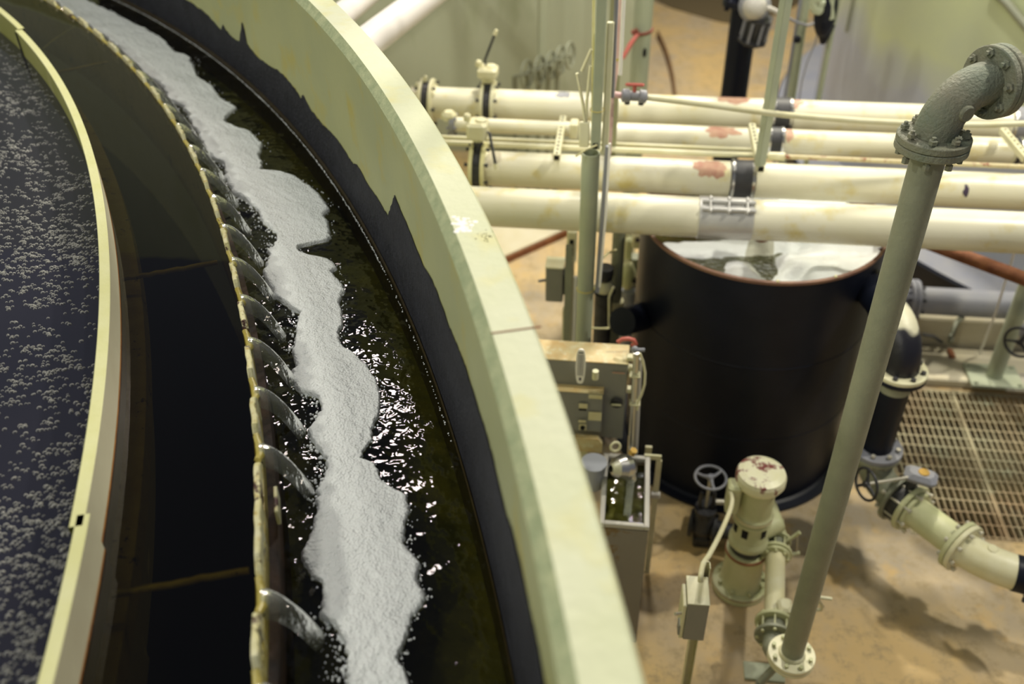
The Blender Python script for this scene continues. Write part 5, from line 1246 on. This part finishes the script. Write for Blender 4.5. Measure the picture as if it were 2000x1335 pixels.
q = YP(1117, 478, 4.9); MB().cyl(up(q, 0), q, .02, seg=10).build('stalk', M['chan'], t); MB().box(q, (.06, .06, .22), bev=.01).build('body', M['cream2'], t); MB().box(q - BX * .032, (.025, .004, .11)).build('slot', M['hole'], t)
# dark pump motors right of the sleeve
t = thing('dark_motor', up(YP(1180, 640, 4.7), 0), 'dark upright motor with a cream collar right of the pipe sleeve', 'motor')
b = YP(1178, 600, 4.75); mb = MB(); z0 = YP(1178, 560, 4.75).z; mb.lathe([(.055, 0), (.055, z0 - .04), (.07, z0 - .03), (0, z0 - .03)], up(b, 0), ZZ, 24); mb.build('housing', M['blackm'], t)
MB().lathe([(.058, z0 - .02), (.062, z0), (.045, z0 + .05), (0, z0 + .06)], up(b, 0), ZZ, 24).build('collar', M['cream2'], t); MB().lathe([(.046, z0 + .06), (.055, z0 + .10), (.05, z0 + .14), (0, z0 + .15)], up(b, 0), ZZ, 20).build('cap', M['blackm'], t)
up_t = thing('upright_pipe', up(YP(1210, 480, 4.85), .0), 'sage green upright pipe between the sleeve and the black tank', 'pipe'); MB().cyl(up(YP(1210, 480, 4.85), .0), YP(1210, 440, 4.85), .038, seg=20).build('pipe', M['sage'], up_t)
MB().lathe([(.045, 0), (.045, .14), (.03, .15), (0, .15)], YP(1202, 622, 4.85), ZZ, 20).build('threaded_foot', M['cream2'], up_t)
o = MB().tube([YP(1198, 560, 4.6), YP(1190, 580, 4.6), YP(1190, 640, 4.6)], .008, 8).build('wiring', M['cream2']); tag(o, 'cream cable running down the dark motor', 'cable')
o = MB().tube([YP(1155, 640, 4.25), YP(1170, 641, 4.25), YP(1188, 641, 4.3)], .006, 8).build('bracket_rod', M['yel']); tag(o, 'thin pale rod sticking out of the pipe sleeve', 'rod')
t = thing('green_pump_set', up(YP(1235, 560, 5.60), 0), 'pale green pump set with a white junction box tucked left of the black tank', 'pump')
MB().box(YP(1246, 468, 5.50), (.075, .09, .10), bev=.01).build('junction_box', M['cream2'], t); MB().box(YP(1247, 469, 5.45), (.04, .002, .03)).build('label', M['ink'], t)
MB().box(YP(1228, 485, 5.60), (.05, .06, .16), bev=.01).build('bracket', M['pump'], t); MB().sphere(YP(1226, 540, 5.50), .075, 20, 12, sc=(.8, .8, 1.4)).build('casing', M['pump'], t); MB().cyl(YP(1241, 500, 5.60), YP(1238, 560, 5.60), .045, seg=20).build('motor', M['sage'], t)
MB().sphere(YP(1240, 548, 5.43), .022).build('port', M['hole'], t); MB().cyl(up(YP(1232, 590, 5.55), 0), YP(1230, 560, 5.55), .08, .085, 24).build('pedestal', M['bluegrey'], t)
MB().cyl(YP(1205, 520, 5.60), YP(1236, 515, 5.55), .018, seg=10).build('cross_pipe', M['cream2'], t)
o = MB().cyl(YP(1215, 628, 4.45), YP(1275, 612, 4.75), .085, seg=28).build('black_inlet', M['black']); tag(o, 'short black pipe entering the left side of the black tank', 'pipe')
o = MB().tube([YP(1168, 512, 4.3), YP(1188, 494, 4.5), YP(1203, 488, 4.6)], .007, 6).build('pale_rod', M['yel']); tag(o, 'thin pale rod slanting up right from the wiring conduit', 'rod')
